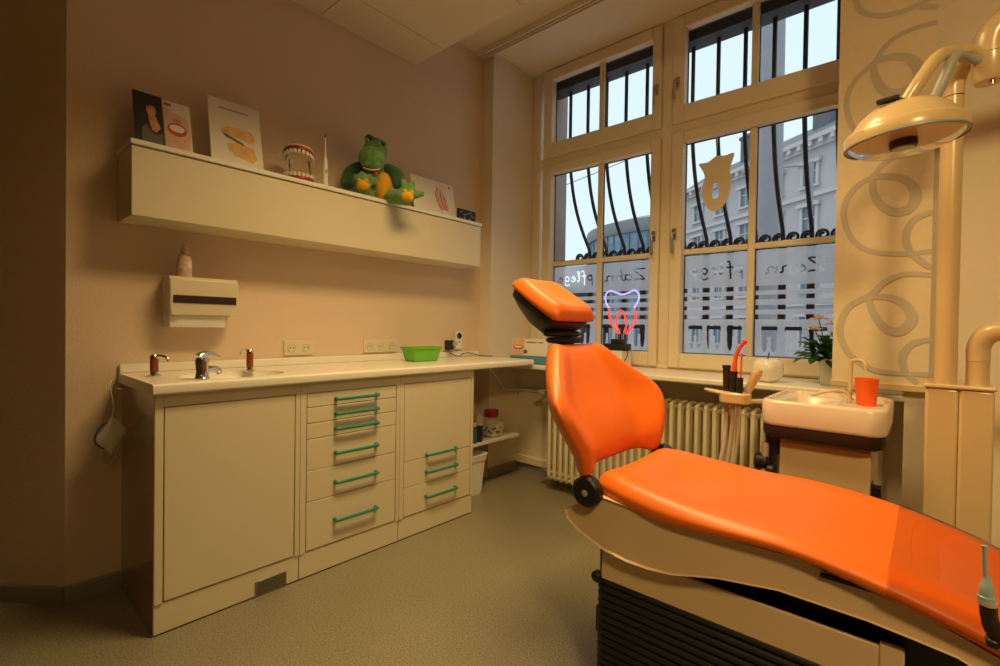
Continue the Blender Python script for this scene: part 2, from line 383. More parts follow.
def film(x0, x1, teeth, segs):
    cs = 0.0026; nx = int((x1 - x0) / cs); z0, z1 = 0.969, 1.594; nz = int((z1 - z0) / cs); cx = (x1 - x0) / nx; cz = (z1 - z0) / nz
    hit = set()
    for (ax, az), (bx, bz) in segs:
        L = math.hypot(bx - ax, bz - az); r = 0.0052
        for k in range(int(L / 0.0018) + 1):
            t = k * 0.0018 / max(L, 1e-6); px, pz = ax + (bx - ax) * t, az + (bz - az) * t
            i0, i1 = int((px - r - x0) / cx), int((px + r - x0) / cx)
            for i in range(i0, i1 + 1):
                for j in range(int((pz - r - z0) / cz), int((pz + r - z0) / cz) + 1):
                    if math.hypot(x0 + (i + .5) * cx - px, z0 + (j + .5) * cz - pz) < r: hit.add((i, j))
    mb = MB()
    for j in range(nz):
        z = z0 + (j + .5) * cz; run = None
        for i in range(nx + 1):
            x = x0 + (i + .5) * cx
            solid = i < nx
            if solid:
                if any(a < z < b for a, b in STR): solid = False
                elif z < 1.16 and any(molar(x - t, z) for t in teeth): solid = False
                elif (i, j) in hit: solid = False
            if solid and run is None: run = i
            if not solid and run is not None:
                a, b = x0 + run * cx, x0 + i * cx
                mb.add([(a, 3.148, z - cz / 2), (b, 3.148, z - cz / 2), (b, 3.148, z + cz / 2), (a, 3.148, z + cz / 2)], [(0, 1, 2, 3)]); run = None
    mb.build('frosted_film', 'film', win, smooth=False)
film(-2.226, -1.829, (-2.165, -2.05, -1.933), word_segments('pflege', -1.875, 1.475, 0.075, 0.31))
film(-1.791, -1.408, (-1.749, -1.622, -1.500), word_segments('Zahn', -1.470, 1.462, 0.075, 0.30))
film(-1.195, -0.813, (-1.118, -1.005, -0.885), word_segments('pflege', -0.842, 1.468, 0.075, 0.31))
film(-0.775, -0.365, (-0.694, -0.572, -0.455), word_segments('Zahn', -0.430, 1.455, 0.075, 0.29))

# cream tooth plaque hanging in the window
sg = thing('tooth_plaque', 'cream wooden tooth cut-out hung against the clear upper part of the window', 'window decoration', (-1.0, 3.11, 1.85))
out = [(-1.099, 2.160), (-1.045, 2.160), (-0.994, 2.187), (-0.945, 2.180), (-0.896, 2.185), (-0.905, 2.14), (-0.918, 2.09), (-0.905, 2.04), (-0.908, 1.985), (-0.926, 1.924), (-0.955, 1.875), (-0.999, 1.851), (-1.035, 1.87), (-1.065, 1.922), (-1.078, 2.00), (-1.062, 2.07), (-1.078, 2.12)]
o_ = smoothp([(a, b, 0) for a, b in out], 4, True); hl = [(-0.996 + 0.022 * cos(t) , 1.975 + 0.052 * sin(t)) for t in [2 * pi * k / 28 for k in range(28)]]
mb = MB(); N = len(o_)
def ringat(y):
    rows_o = [(p.x, y, p.y) for p in o_]
    return rows_o
# match each outer point with a hole point by angle
hc = (-0.996, 1.975); hp = []
for p in o_:
    a = atan2((p.y - hc[1]) / 0.052, (p.x - hc[0]) / 0.022); hp.append((hc[0] + 0.022 * cos(a), hc[1] + 0.052 * sin(a)))
ya, yb = 3.100, 3.112
rows = [[(p.x, ya, p.y) for p in o_], [(a, ya, b) for a, b in hp], [(a, yb, b) for a, b in hp], [(p.x, yb, p.y) for p in o_]]
mb.grid(rows, cu=True, cv=True)
mb.build('tooth_board', 'cream', sg, smooth=False)
MB().tube([(-0.998, 3.112, 2.18), (-0.998, 3.125, 2.31)], 0.0018, 6).build('hanging_string', 'white', sg)

# ------------------------------------------------------------------ window grille and street
gr = thing('window_grille', 'black wrought iron window grille with bellied bars and a row of scrolls', 'window grille', (-1.3, 3.4, 0.83))
prof = [(3.36, 3.3), (3.36, 2.62), (3.365, 2.5), (3.385, 2.36), (3.43, 2.2), (3.50, 2.05), (3.59, 1.92), (3.68, 1.81), (3.70, 1.76), (3.705, 1.6), (3.70, 1.1), (3.64, 0.88), (3.45, 0.80)]
for i in range(13):
    x = -2.235 + 0.1655 * i
    b = MB(); p = smoothp([(x, a, z) for a, z in prof], 4)
    b.tube(p, [0.0135] * len(p), 8); 
    b.box(x - 0.022, x + 0.022, 3.700, 3.722, 0.9, 1.70)
    b.build('grille_bar', 'iron', gr)
b = MB(); b.box(-2.42, -0.1, 3.335, 3.42, 3.06, 3.40); b.box(-2.418, -0.072, 3.225, 3.298, 3.025, 3.138); b.box(-2.42, -0.1, 3.345, 3.375, 2.44, 2.465)
b.build('top_rail', 'iron', gr, smooth=False)
b = MB(); b.box(-2.42, -0.1, 3.69, 3.72, 1.685, 1.705); b.box(-2.42, -0.1, 3.69, 3.72, 1.125, 1.150); b.build('cross_rail', 'iron', gr, smooth=False)
sc = MB()
for i in range(26):
    xc = -2.36 + 0.0828 * i + 0.02; pts = []
    for k in range(26):
        t = k / 25; a = pi * 1.0 - t * 2 * pi * 1.35; r = 0.036 * (1 - 0.72 * t)
        pts.append((xc + r * cos(a) , 3.705, 1.745 + r * sin(a)))
    sc.tube([(xc - 0.036, 3.705, 1.70)] + pts, 0.0095, 6)
sc.build('scroll_row', 'iron', gr)
# stone reveals outside
struct('trim_2', MB().box(-2.56, -2.40, 3.30, 3.56, 0.5, 3.4).box(-0.20, 0.1, 3.30, 3.56, 0.5, 3.4), 'stone', smooth=False)
struct('ground_street', MB().box(-130, 60, 3.6, 160, -1.6, -1.5), 'street', smooth=False)

# facade across the street (pale four storey house)
fd = Vector((-0.828, 0.5607, 0)).normalized(); fo = Vector((-5.2, 44.4, 0)); fn = Vector((-fd.y, fd.x, 0)); 
if fn.y > 0: fn = -fn
ho = thing('town_house', 'pale grey town house with moulded windows and a slate roof across the street', 'building', tuple(fo + Vector((0, 0, -1.5))))
def FP(s, d, z): return fo + fd * s + fn * d + Z * z
def fbox(mb, s0, s1, d0, d1, z0, z1):
    v = [FP(s, d, z) for s in (s0, s1) for d in (d0, d1) for z in (z0, z1)]
    mb.add(v, [(0, 1, 3, 2), (4, 6, 7, 5), (0, 4, 5, 1), (2, 3, 7, 6), (0, 2, 6, 4), (1, 5, 7, 3)])
HT = 16.6; S0, S1 = -14, 19.5
mb = MB(); fbox(mb, S0, S1, -10, 0, -1.5, HT); mb.build('wall', 'fac', ho, smooth=False)
mb = MB(); mb.prism([FP(S0, 0.5, HT), FP(S0, -3.6, HT + 2.6), FP(S0, -9, HT + 2.6), FP(S0, -10, HT)], fd * (S1 - S0)); mb.build('roof', 'roof', ho, smooth=False)
mb = MB(); fbox(mb, S0, S1, 0, 0.75, HT - 0.35, HT); fbox(mb, S0, S1, 0, 0.35, HT - 0.9, HT - 0.35)
for k in range(33): fbox(mb, S0 + k, S0 + k + 0.35, 0.3, 0.7, HT - 0.75, HT - 0.35)
mb.build('cornice', 'facl', ho, smooth=False)
mb = MB()
for z in (3.2, 7.6, 11.9): fbox(mb, S0, S1, 0, 0.22, z, z + 0.35)
mb.build('string_course', 'facl', ho, smooth=False)
for k in range(9):
    s = S0 + 2.6 + k * 3.5
    for z in (-0.2, 4.4, 8.7, 12.9):
        hh = 2.5 if z < 12 else 1.7
        f_ = MB(); fbox(f_, s - 0.85, s - 0.6, 0, 0.18, z, z + hh); fbox(f_, s + 0.6, s + 0.85, 0, 0.18, z, z + hh); fbox(f_, s - 1.05, s + 1.05, 0, 0.35, z + hh, z + hh + 0.3); fbox(f_, s - 0.95, s + 0.95, 0, 0.25, z - 0.2, z)
        fbox(f_, s - 0.05, s + 0.05, 0, 0.09, z, z + hh); fbox(f_, s - 0.6, s + 0.6, 0, 0.09, z + hh * .62, z + hh * .66)
        w_ = f_.build('window', 'facl', ho, smooth=False)
        g_ = MB(); fbox(g_, s - 0.6, s + 0.6, 0.0, 0.05, z, z + hh); g_.build('pane', 'facw', w_, smooth=False)
for s in (3, 11.5):
    mb = MB(); fbox(mb, s, s + 1.6, -3.8, -2.2, HT + 1, HT + 4.3); fbox(mb, s - .12, s + 1.72, -3.92, -2.08, HT + 4.0, HT + 4.3); mb.build('chimney', 'roof', ho, smooth=False)
# round glazed building far left
dc = Vector((-27.6, 69.7, 0))
dr = thing('round_building', 'round glass building with a grey domed roof far down the street', 'building', (dc.x, dc.y, -1.5))
R_ = 12.6
mb = MB(); mb.lathe([(R_, -1.5), (R_, 13.6)], tuple(dc), 64); mb.build('glazed_drum', 'drumg', dr, smooth=True)
mb = MB(); mb.lathe([(R_ + 0.3, 13.4), (R_ + 0.5, 13.8), (R_ + 0.3, 15.0), (R_ - 3, 16.0), (R_ - 7, 16.6), (0.1, 16.8)], tuple(dc), 64); mb.build('roof', 'drumr', dr)
for k in range(64):
    a = 2 * pi * k / 64; p = dc + Vector((cos(a), sin(a), 0)) * (R_ + 0.1)
    if p.y < dc.y + 5: 
        MB().tube([(p.x, p.y, -1.5), (p.x, p.y, 13.6)], 0.09, 6).build('mullion', 'drumr', dr)
mb = MB()
for z in (2.4, 6.4, 10.2): mb.lathe([(R_ + 0.05, z), (R_ + 0.3, z), (R_ + 0.3, z + 0.5), (R_ + 0.05, z + 0.5)], tuple(dc), 64)
mb.build('floor_band', 'drumr', dr)
lb = thing('low_house', 'low grey house with a flat roof left of the round building', 'building', (-50, 66, -1.5))
mb = MB().box(-58, -42, 62, 74, -1.5, 7.0); mb.build('wall', 'drumr', lb, smooth=False)
mb = MB().box(-58.3, -41.7, 61.7, 74.3, 7.0, 7.5); mb.build('roof', 'roof', lb, smooth=False)
for k in range(4): MB().box(-56 + k * 3.8, -54 + k * 3.8, 61.9, 61.99, 3.0, 5.4).build('window', 'facw', lb, smooth=False)
# tram mast close to the window, and a street lamp across the road
ms = thing('tram_mast', 'thick grey steel mast standing in front of the right hand window', 'mast', (-1.58, 7.0, -1.5))
MB().lathe([(0.17, -1.5), (0.15, 3.0), (0.135, 9.0)], (-1.58, 7.0, 0), 24).build('pole', 'mast', ms)
MB().lathe([(0.25, -1.5), (0.25, -1.2), (0.17, -1.15)], (-1.58, 7.0, 0), 24).build('base', 'mast', ms)
MB().tube([(-1.58, 7.0, 6.35), (-0.9, 7.1, 6.62), (0.6, 7.3, 7.2)], 0.035, 8).build('bracket', 'mast', ms)
MB().box(-1.5, -1.1, 6.95, 7.1, 6.28, 6.42).build('clamp', 'iron', ms, bev=0.01)
sl = thing('street_lamp', 'grey street lamp with a flat arm in front of the pale facade', 'street lamp', (-4.15, 26.0, -1.5))
MB().lathe([(0.13, -1.5), (0.09, 8.9)], (-4.15, 26.0, 0), 12).build('pole', 'mast', sl)
MB().tube([(-4.15, 26, 8.7), (-4.9, 26, 8.85), (-6.2, 26.1, 8.95)], 0.06, 8).build('arm', 'mast', sl)
MB().box(-7.1, -6.1, 25.85, 26.25, 8.88, 9.06).build('lamp_head', 'mast', sl, bev=0.04)
for i, (a, b) in enumerate([((-30, 20, 9.4), (20, 16, 9.8)), ((-45, 30, 9.0), (12, 13, 9.6))]):
    pts = [Vector(a).lerp(Vector(b), t / 14) - Z * (0.9 * 4 * (t / 14) * (1 - t / 14)) for t in range(15)]
    tag(MB().tube(pts, 0.018, 5).build('overhead_wire', 'iron'), 'thin black overhead tram wire crossing the sky %s' % ('in front of the mast' if i else 'behind the mast'), 'cable')
# ------------------------------------------------------------------ built-in cabinets along the left wall
XF = -2.03
def bow_handle(xf, y0, y1, z, parent):
    h = MB(); p = smoothp([(xf, y0, z), (xf + 0.017, y0 + 0.002, z), (xf + 0.024, y0 + 0.018, z), (xf + 0.024, y1 - 0.018, z), (xf + 0.017, y1 - 0.002, z), (xf, y1, z)], 4)
    h.tube(p, 0.0072, 10); h.lathe([(0.0095, 0), (0.0095, 0.006)], (xf, y0, z), 12, axis='x'); h.lathe([(0.0095, 0), (0.0095, 0.006)], (xf, y1, z), 12, axis='x')
    h.build('handle', 'green', parent, label='turquoise bow handle')
def cabinet(y0, y1, label, fronts, vent=False):
    t = thing('base_cabinet', label, 'cabinet', (-2.28, (y0 + y1) / 2, 0), 'base cabinets along the left wall')
    b = MB(); b.box(-2.53, XF - 0.020, y0, y1, 0.112, 0.862)
    b.box(XF - 0.020, XF, y0, y0 + 0.026, 0.112, 0.862); b.box(XF - 0.020, XF, y1 - 0.020, y1, 0.112, 0.862)
    b.box(XF - 0.020, XF, y0 + 0.026, y1 - 0.020, 0.816, 0.862)
    b.build('body', 'cab', t, bev=0.0015)
    MB().box(XF - 0.0205, XF - 0.019, y0 + 0.027, y1 - 0.021, 0.113, 0.8155).build('recess', 'gap', t, smooth=False)
    MB().box(-2.50, XF - 0.006, y0 + 0.001, y1 - 0.001, 0.0, 0.112).build('plinth', 'cab', t, bev=0.0015)
    MB().box(XF - 0.006, XF - 0.0045, y0, y1, 0.0, 0.005).build('plinth_seal', 'gap', t, smooth=False)
    for kind, za, zb, hz, hy in fronts:
        d = MB().box(XF - 0.018, XF - 0.001, y0 + 0.030, y1 - 0.024, za + 0.0015, zb - 0.0015).build(kind, 'cab', t, bev=0.002)
        if hz: bow_handle(XF, hy[0], hy[1], hz, d)
    if vent:
        v = MB(); v.box(XF - 0.006, XF - 0.001, 0.815, 0.943, 0.003, 0.064); vo = v.build('vent_grille', 'steel', t, bev=0.001)
        sl_ = MB()
        for k in range(9): sl_.box(XF - 0.0012, XF + 0.0002, 0.820, 0.938, 0.009 + k * 0.006, 0.011 + k * 0.006)
        sl_.build('slot', 'gap', vo, smooth=False)
    return t
c1_ = cabinet(0.469, 0.996, 'wide cream cabinet with one plain door under the sink', [('door', 0.116, 0.8145, 0, 0)], True)
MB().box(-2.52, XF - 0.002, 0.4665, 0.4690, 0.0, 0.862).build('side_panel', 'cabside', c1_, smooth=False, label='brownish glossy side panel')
hy = (1.163, 1.380); zs = [0.116, 0.333, 0.471, 0.611, 0.681, 0.751, 0.8145]; hz = [0.222, 0.396, 0.532, 0.642, 0.711, 0.779]
cabinet(0.998, 1.524, 'cream cabinet with six drawers and turquoise handles', [('drawer', a, b, h, hy) for a, b, h in zip(zs, zs[1:], hz)])
cabinet(1.526, 2.064, 'cream cabinet with two drawers below a tall flap, nearest the window', [('drawer', 0.116, 0.268, 0.192, (1.703, 1.918)), ('drawer', 0.268, 0.406, 0.327, (1.703, 1.918)), ('door', 0.406, 0.8145, 0.420, (1.703, 1.918))])

# worktop with moulded basin
wt = thing('worktop', 'long white worktop with moulded sink and low upstand along the left wall', 'worktop', (-2.28, 1.5, 0.862))
SCX, SCY, SA, SB_ = -2.200, 0.790, 0.145, 0.200           # basin centre and half axes (x, y)
def basin_depth(x, y):
    r = sqrt(((x - SCX) / SA) ** 2 + ((y - SCY) / SB_) ** 2)
    if r >= 1: return 0
    return -0.11 * (1 - r ** 2.6) ** 0.8
x0, x1, y0, y1 = XL + 0.001, -2.012, 0.456, 2.605
mb = MB(); rows = []
nn_ = 48
# polar patch for the basin inside a rectangular window, plain quads elsewhere
def rect_pt(a):
    ca, sa = cos(a), sin(a); hx, hy_ = 0.160, 0.245
    k = min(hx / abs(ca) if abs(ca) > 1e-9 else 1e9, hy_ / abs(sa) if abs(sa) > 1e-9 else 1e9)
    return (SCX + ca * k, SCY + sa * k)
base = atan2(0.245, 0.160); angs = []
for q in ([base, pi - base], [pi - base, pi + base], [pi + base, 2 * pi - base], [2 * pi - base, 2 * pi + base]):
    angs += [q[0] + (q[1] - q[0]) * k / 14 for k in range(14)]
rr = [[(*rect_pt(a), 0.902) for a in angs]]
for s in (1.06, 1.02, 1.0, 0.985, 0.96, 0.92, 0.86, 0.78, 0.66, 0.5, 0.34, 0.18, 0.06):
    rr.append([(SCX + SA * s * cos(a), SCY + SB_ * s * sin(a), 0.902 + (basin_depth(SCX + SA * s, SCY) if s < 1 else 0)) for a in angs])
mb.grid(rr, cu=True); mb.add(rr[-1], [list(range(len(angs)))])
hx0, hx1, hy0, hy1 = SCX - 0.160, SCX + 0.160, SCY - 0.245, SCY + 0.245
hy0 = max(hy0, y0 + 0.001)
for a, b, c, d in ((x0, x1, y0, SCY - 0.245), (x0, x1, hy1, y1), (x0, hx0, SCY - 0.245, hy1), (hx1, x1, SCY - 0.245, hy1)):
    mb.add([(a, c, 0.902), (b, c, 0.902), (b, d, 0.902), (a, d, 0.902)], [(0, 1, 2, 3)])
mb.box(x1, x1 + 0.0001, y0, y1, 0.866, 0.902)
# rounded front nose and end faces
nose = [(x1, 0.902), (x1 + 0.008, 0.9005), (x1 + 0.014, 0.896), (x1 + 0.016, 0.884), (x1 + 0.014, 0.870), (x1 + 0.008, 0.864), (x1, 0.863)]
mb.grid([[(a, y0, b) for a, b in nose], [(a, y1, b) for a, b in nose]])
mb.add([(x0, y0, 0.863), (x1, y0, 0.863)] + [(a, y0, b) for a, b in nose[::-1][1:]] + [(x0, y0, 0.902)], [list(range(9))])
mb.add([(x0, y1, 0.863), (x1, y1, 0.863)] + [(a, y1, b) for a, b in nose[::-1][1:]] + [(x0, y1, 0.902)], [list(range(9))])
mb.add([(x0, y0, 0.863), (x1, y0, 0.863), (x1, y1, 0.863), (x0, y1, 0.863)], [(0, 1, 2, 3)])
mb.build('worktop_slab', 'top', wt, ang=30)
u = MB(); u.box(x0, x0 + 0.016, y0, 2.610, 0.902, 0.940); u.build('upstand', 'top', wt, bev=0.005)
d_ = MB(); d_.lathe([(0.022, 0), (0.022, 0.003), (0.012, 0.004)], (SCX, SCY, 0.7935), 20); d_.build('drain', 'chrome', wt)

# faucet
fx, fy = -2.072, 0.628
fa = thing('faucet', 'chrome single-lever basin mixer at the near edge of the sink', 'faucet', (fx, fy, 0.902))
fd_ = Vector((-0.35, 0.94, 0)).normalized(); fp0 = Vector((fx, fy, 0.902))
def FA(d, z, s_=0): return tuple(fp0 + fd_ * d + Z * z + Vector((fd_.y, -fd_.x, 0)) * s_)
b = MB(); b.lathe([(0.027, 0), (0.027, 0.005), (0.023, 0.009), (0.020, 0.03), (0.022, 0.058), (0.024, 0.070), (0.020, 0.082), (0.008, 0.088)], (fx, fy, 0.902), 28)
b.build('body', 'chrome', fa)
b = MB(); p = smoothp([FA(0.008, 0.030), FA(0.035, 0.036), FA(0.060, 0.034), FA(0.074, 0.020)], 5)
b.tube(p, [0.017 - 0.006 * i / (len(p) - 1) for i in range(len(p))], 14); b.build('spout', 'chrome', fa)
b = MB(); p = smoothp([FA(-0.016, 0.080), FA(0.008, 0.096), FA(0.040, 0.094), FA(0.075, 0.080)], 5)
b.tube(p, [0.020 - 0.014 * i / (len(p) - 1) for i in range(len(p))], 14); b.build('lever', 'chrome', fa)
# the two pump dispensers
def soap(x, y, label, ang, tall):
    t = thing('soap_pump', label, 'soap dispenser', (0, 0, 0), 'soap pumps at the sink')
    MB().lathe([(0.024, 0), (0.024, 0.005), (0.014, 0.010), (0.013, 0.018)], (0, 0, 0), 24).build('collar', 'chrome', t)
    MB().lathe([(0.0135, 0.018), (0.0145, 0.03), (0.0145, tall - 0.02), (0.0135, tall - 0.012)], (0, 0, 0), 24).build('tube', 'pump', t, label='amber tube')
    MB().lathe([(0.0155, tall - 0.014), (0.0155, tall - 0.004), (0.010, tall + 0.003), (0.003, tall + 0.004)], (0, 0, 0), 24).build('cap', 'chrome', t)
    MB().tube(smoothp([(0, 0, tall - 0.002), (0.03, 0, tall - 0.001), (0.052, 0, tall - 0.008), (0.06, 0, tall - 0.022)], 4), 0.0042, 8).build('nozzle', 'chrome', t)
    t.location = (x, y, 0.902); t.rotation_euler = (0, 0, ang)
soap(-2.295, 0.527, 'left soap pump with amber tube, at the near end of the worktop', radians(35), 0.085)
soap(-2.295, 0.888, 'right soap pump with amber tube, between the sink and the wall socket', radians(200), 0.098)

# green tub
gb = thing('green_tub', 'lime green plastic tub standing empty on the worktop', 'tub', (-2.34, 1.905, 0.902))
def rrect(cx, cy, hx, hy_, r, z, n=6):
    o = []
    for sx, sy, a0 in ((1, 1, 0), (-1, 1, pi / 2), (-1, -1, pi), (1, -1, 3 * pi / 2)):
        for k in range(n + 1):
            a = a0 + (pi / 2) * k / n; o.append((cx + sx * (hx - r) + r * cos(a), cy + sy * (hy_ - r) + r * sin(a), z))
    return o
bx, by = -2.34, 1.915
MB().grid([rrect(bx, by, 0.03, 0.08, 0.01, 0.910), rrect(bx, by, 0.055, 0.092, 0.016, 0.908), rrect(bx, by, 0.064, 0.112, 0.018, 0.978)][1:] +
          [rrect(bx, by, 0.070, 0.118, 0.018, 0.980), rrect(bx, by, 0.071, 0.119, 0.018, 0.990), rrect(bx, by, 0.065, 0.113, 0.016, 0.990), rrect(bx, by, 0.051, 0.088, 0.014, 0.912)], cu=True, cap=True).build('tub_body', 'lime', gb)
MB().grid([rrect(bx, by, 0.048, 0.085, 0.014, 0.9022), rrect(bx, by, 0.055, 0.092, 0.016, 0.908)], cu=True, cap=True).build('foot_ring', 'lime', gb)

# sockets
def socket(y0, n, label):
    w_ = 0.080 * n if n > 1 else 0.08; t = thing('wall_socket', label, 'wall socket', (XL, y0 + w_ / 2, 0.99), 'wall sockets above the worktop')
    MB().box(XL, XL + 0.009, y0, y0 + w_, 0.952, 1.032).build('cover_frame', 'cab', t, bev=0.003)
    for k in range(n):
        yc = y0 + w_ * (k + .5) / n
        MB().lathe([(0.0235, 0.0003), (0.0235, 0.0035), (0.0210, 0.0045), (0.0195, 0.0008), (0.001, 0.0008)], (XL + 0.009, yc, 0.992), 24, axis='x').build('outlet', 'cab', t)
        h = MB()
        for s in (-1, 1): h.lathe([(0.0034, 0), (0.0034, 0.0008)], (XL + 0.0100, yc + s * 0.0095, 0.992), 8, axis='x')
        h.build('contact', 'brown', t)
socket(1.146, 2, 'double wall socket between the sink and the drawer cabinet')
socket(1.622, 3, 'triple wall socket just left of the green tub')
t = thing('wall_socket', 'single wall socket with the black charger plugged in', 'wall socket', (XL, 2.30, 0.99), 'wall sockets above the worktop')
MB().box(XL, XL + 0.009, 2.255, 2.337, 0.952, 1.032).build('cover_frame', 'cab', t, bev=0.003)
MB().lathe([(0.0235, 0.0003), (0.0235, 0.003), (0.0195, 0.003), (0.0190, 0.001)], (XL + 0.009, 2.296, 0.992), 24, axis='x').build('outlet', 'cab', t)
ch = thing('plug_charger', 'black plug-in charger in the socket right of the green tub', 'charger', (XL + 0.013, 2.30, 0.99))
MB().box(XL + 0.012, XL + 0.055, 2.262, 2.315, 0.955, 1.022).build('housing', 'black', ch, bev=0.006)
MB().box(XL + 0.055, XL + 0.058, 2.300, 2.345, 0.985, 1.012).build('face_plate', 'greym', ch, bev=0.001)
p = smoothp([(XL + 0.03, 2.29, 0.955), (XL + 0.035, 2.30, 0.93), (XL + 0.05, 2.36, 0.908), (XL + 0.04, 2.42, 0.925), (XL + 0.03, 2.50, 0.925), (XL + 0.06, 2.57, 0.906), (-2.38, 2.61, 0.905)], 5)
MB().tube(p, 0.003, 6).build('cable', 'black', ch)
wm = thing('wall_timer', 'narrow white wall device with a round dial beside the charger', 'wall timer', (XL, 2.40, 1.0))
MB().box(XL, XL + 0.022, 2.362, 2.425, 0.955, 1.082).build('housing', 'white', wm, bev=0.006)
MB().lathe([(0.021, 0), (0.022, 0.004), (0.017, 0.005), (0.0165, 0.001), (0.001, 0.001)], (XL + 0.022, 2.393, 1.052), 20, axis='x').build('dial', 'black', wm)
MB().lathe([(0.007, 0), (0.007, 0.004)], (XL + 0.022, 2.393, 1.008), 12, axis='x').build('button', 'greym', wm)

# paper towel dispenser
tdp = thing('towel_dispenser', 'cream paper towel dispenser on the wall above the sink', 'towel dispenser', (-2.47, 0.74, 1.09))
b = MB(); pr_ = [(XL, 1.318), (-2.425, 1.318), (-2.408, 1.305), (-2.404, 1.24), (-2.410, 1.150), (XL, 1.150)]
b.prism([(a, 0.606, z) for a, z in pr_], (0, 0.272, 0)); b.build('cover', 'cab', tdp, bev=0.004)
MB().box(-2.4075, -2.4025, 0.618, 0.868, 1.203, 1.236).build('slot', 'brown', tdp, bev=0.001)
b = MB(); b.prism([(XL, 0.608, 1.150), (-2.425, 0.608, 1.150), (-2.435, 0.612, 1.096), (XL, 0.612, 1.096)], (0, 0.222, 0)); b.build('lower_tray', 'white', tdp, bev=0.004)
b = MB()
for k in range(14): b.box(-2.4068, -2.4058, 0.622 + k * 0.0052, 0.6255 + k * 0.0052, 1.2465, 1.2465 + 0.0045 + 0.0015 * (k % 3))
b.build('printed_name', 'ink', tdp, smooth=False)
for a in (0.612, 0.838):
    b = MB(); b.prism([(-2.411, a, 1.150), (-2.411, a + 0.036, 1.150), (-2.411, a + 0.026 if a < .7 else a + 0.036, 1.176), (-2.411, a if a < .7 else a + 0.012, 1.178)], (0.0055, 0, 0)); b.build('latch', 'cab', tdp, bev=0.001)
bt = thing('spray_bottle', 'small pinkish bottle standing on the towel dispenser', 'bottle', (-2.455, 0.652, 1.318))
MB().lathe([(0.0275, 0), (0.029, 0.005), (0.0285, 0.070), (0.024, 0.092), (0.0135, 0.100)], (-2.455, 0.672, 1.3185), 24).build('bottle_body', 'pinkbottle', bt)
MB().lathe([(0.0145, 0.100), (0.0145, 0.120), (0.010, 0.134), (0.006, 0.142), (0.003, 0.143)], (-2.455, 0.672, 1.3185), 18).build('cap', 'pinkbottle', bt)

# face mask hanging on the cabinet end
fm = thing('face_mask', 'pale face mask with blue loops hanging beside the sink cabinet', 'face mask', (-2.45, 0.43, 0.62))
mkc = Vector((-2.400, 0.412, 0.672))
mu = Vector((0.12, 0.99, 0)).normalized(); mv = Z; mn = Vector((0.99, -0.12, 0)).normalized()
def mp(a, b_, c=0): return mkc + mu * a + mv * b_ + mn * c
rows = []
for i in range(9):
    a = -0.044 + 0.088 * i / 8; hw = 0.070 * (1 - abs(a / 0.046) ** 0.9) + 0.008
    rows.append([mp(a, 0.0 + hw * k / 4 + 0.01 * sin(a * 40), 0.018 * (1 - (k / 4) ** 2) * (1 - (a / 0.050) ** 2) + 0.012) for k in range(-4, 5)])
back = [[Vector(p) - mn * 0.003 for p in r] for r in rows]
mm_ = MB(); mm_.grid(rows); mm_.grid(back); mm_.build('mask_cloth', 'mask', fm)
for sgn in (-1,):
    MB().tube(smoothp([mp(sgn * 0.008, 0.052, 0.004), mp(sgn * 0.034, 0.036, 0.004), mp(sgn * 0.050, 0.0, 0.004), mp(sgn * 0.046, -0.030, 0.006), mp(sgn * 0.022, -0.050, 0.012)], 5), 0.0028, 6).build('ear_loop', 'blueloop', fm, label='blue elastic ear loop')
MB().tube(smoothp([mp(0.0, 0.05, 0.01), mp(0.005, 0.12, 0.002), mp(-0.005, 0.19, 0.0), mp(0.0, 0.215, -0.014)], 5), 0.0016, 6).build('neck_strap', 'mask', fm)
MB().tube(smoothp([mp(-0.03, -0.05, 0.01), mp(-0.035, -0.09, 0.012), mp(-0.015, -0.12, 0.01), mp(0.01, -0.09, 0.012), mp(0.02, -0.05, 0.01)], 5), 0.0016, 6).build('neck_strap', 'mask', fm)
# hook it hangs on
hk = thing('wall_hook', 'small metal hook under the end of the worktop holding the mask', 'hook', (-2.40, 0.45, 0.85))
MB().tube(smoothp([(-2.40, 0.4665, 0.85), (-2.40, 0.44, 0.85), (-2.40, 0.425, 0.857), (-2.40, 0.42, 0.872)], 4), 0.003, 8).build('hook_body', 'steel', hk)

# ------------------------------------------------------------------ wall shelf and what stands on it
ws = thing('wall_shelf', 'long white boxed wall shelf above the worktop', 'shelf', (XL, 1.42, 1.53))
MB().box(XL, -2.305, 0.452, 2.39, 1.530, 1.800).build('shelf_box', 'cab', ws, bev=0.003)
MB().box(XL, -2.296, 0.447, 2.394, 1.803, 1.824).build('top_board', 'white', ws, bev=0.003)
ZS = 1.8245
def card_frame(y0, y1, zt, xb, xt):
    """returns a point function on a leaning card, a across 0..1, b up 0..1"""
    B = Vector((xb, y0, ZS)); A = Vector((0, y1 - y0, 0)); U = Vector((xt - xb, 0, zt - ZS)); N = A.cross(U).normalized()
    if N.x < 0: N = -N
    return lambda a, b, c=0: B + A * a + U * b + N * c
def patch(F, poly, c=0.0006, th=0.0006):
    p = [F(a, b, c) for a, b in poly]; n = F(0, 0, 1) - F(0, 0, 0)
    return MB().prism(p, n * th)
def ell(cx, cy, rx, ry, n=20, a0=0): return [(cx + rx * cos(a0 + 2 * pi * k / n), cy + ry * sin(a0 + 2 * pi * k / n)) for k in range(n)]
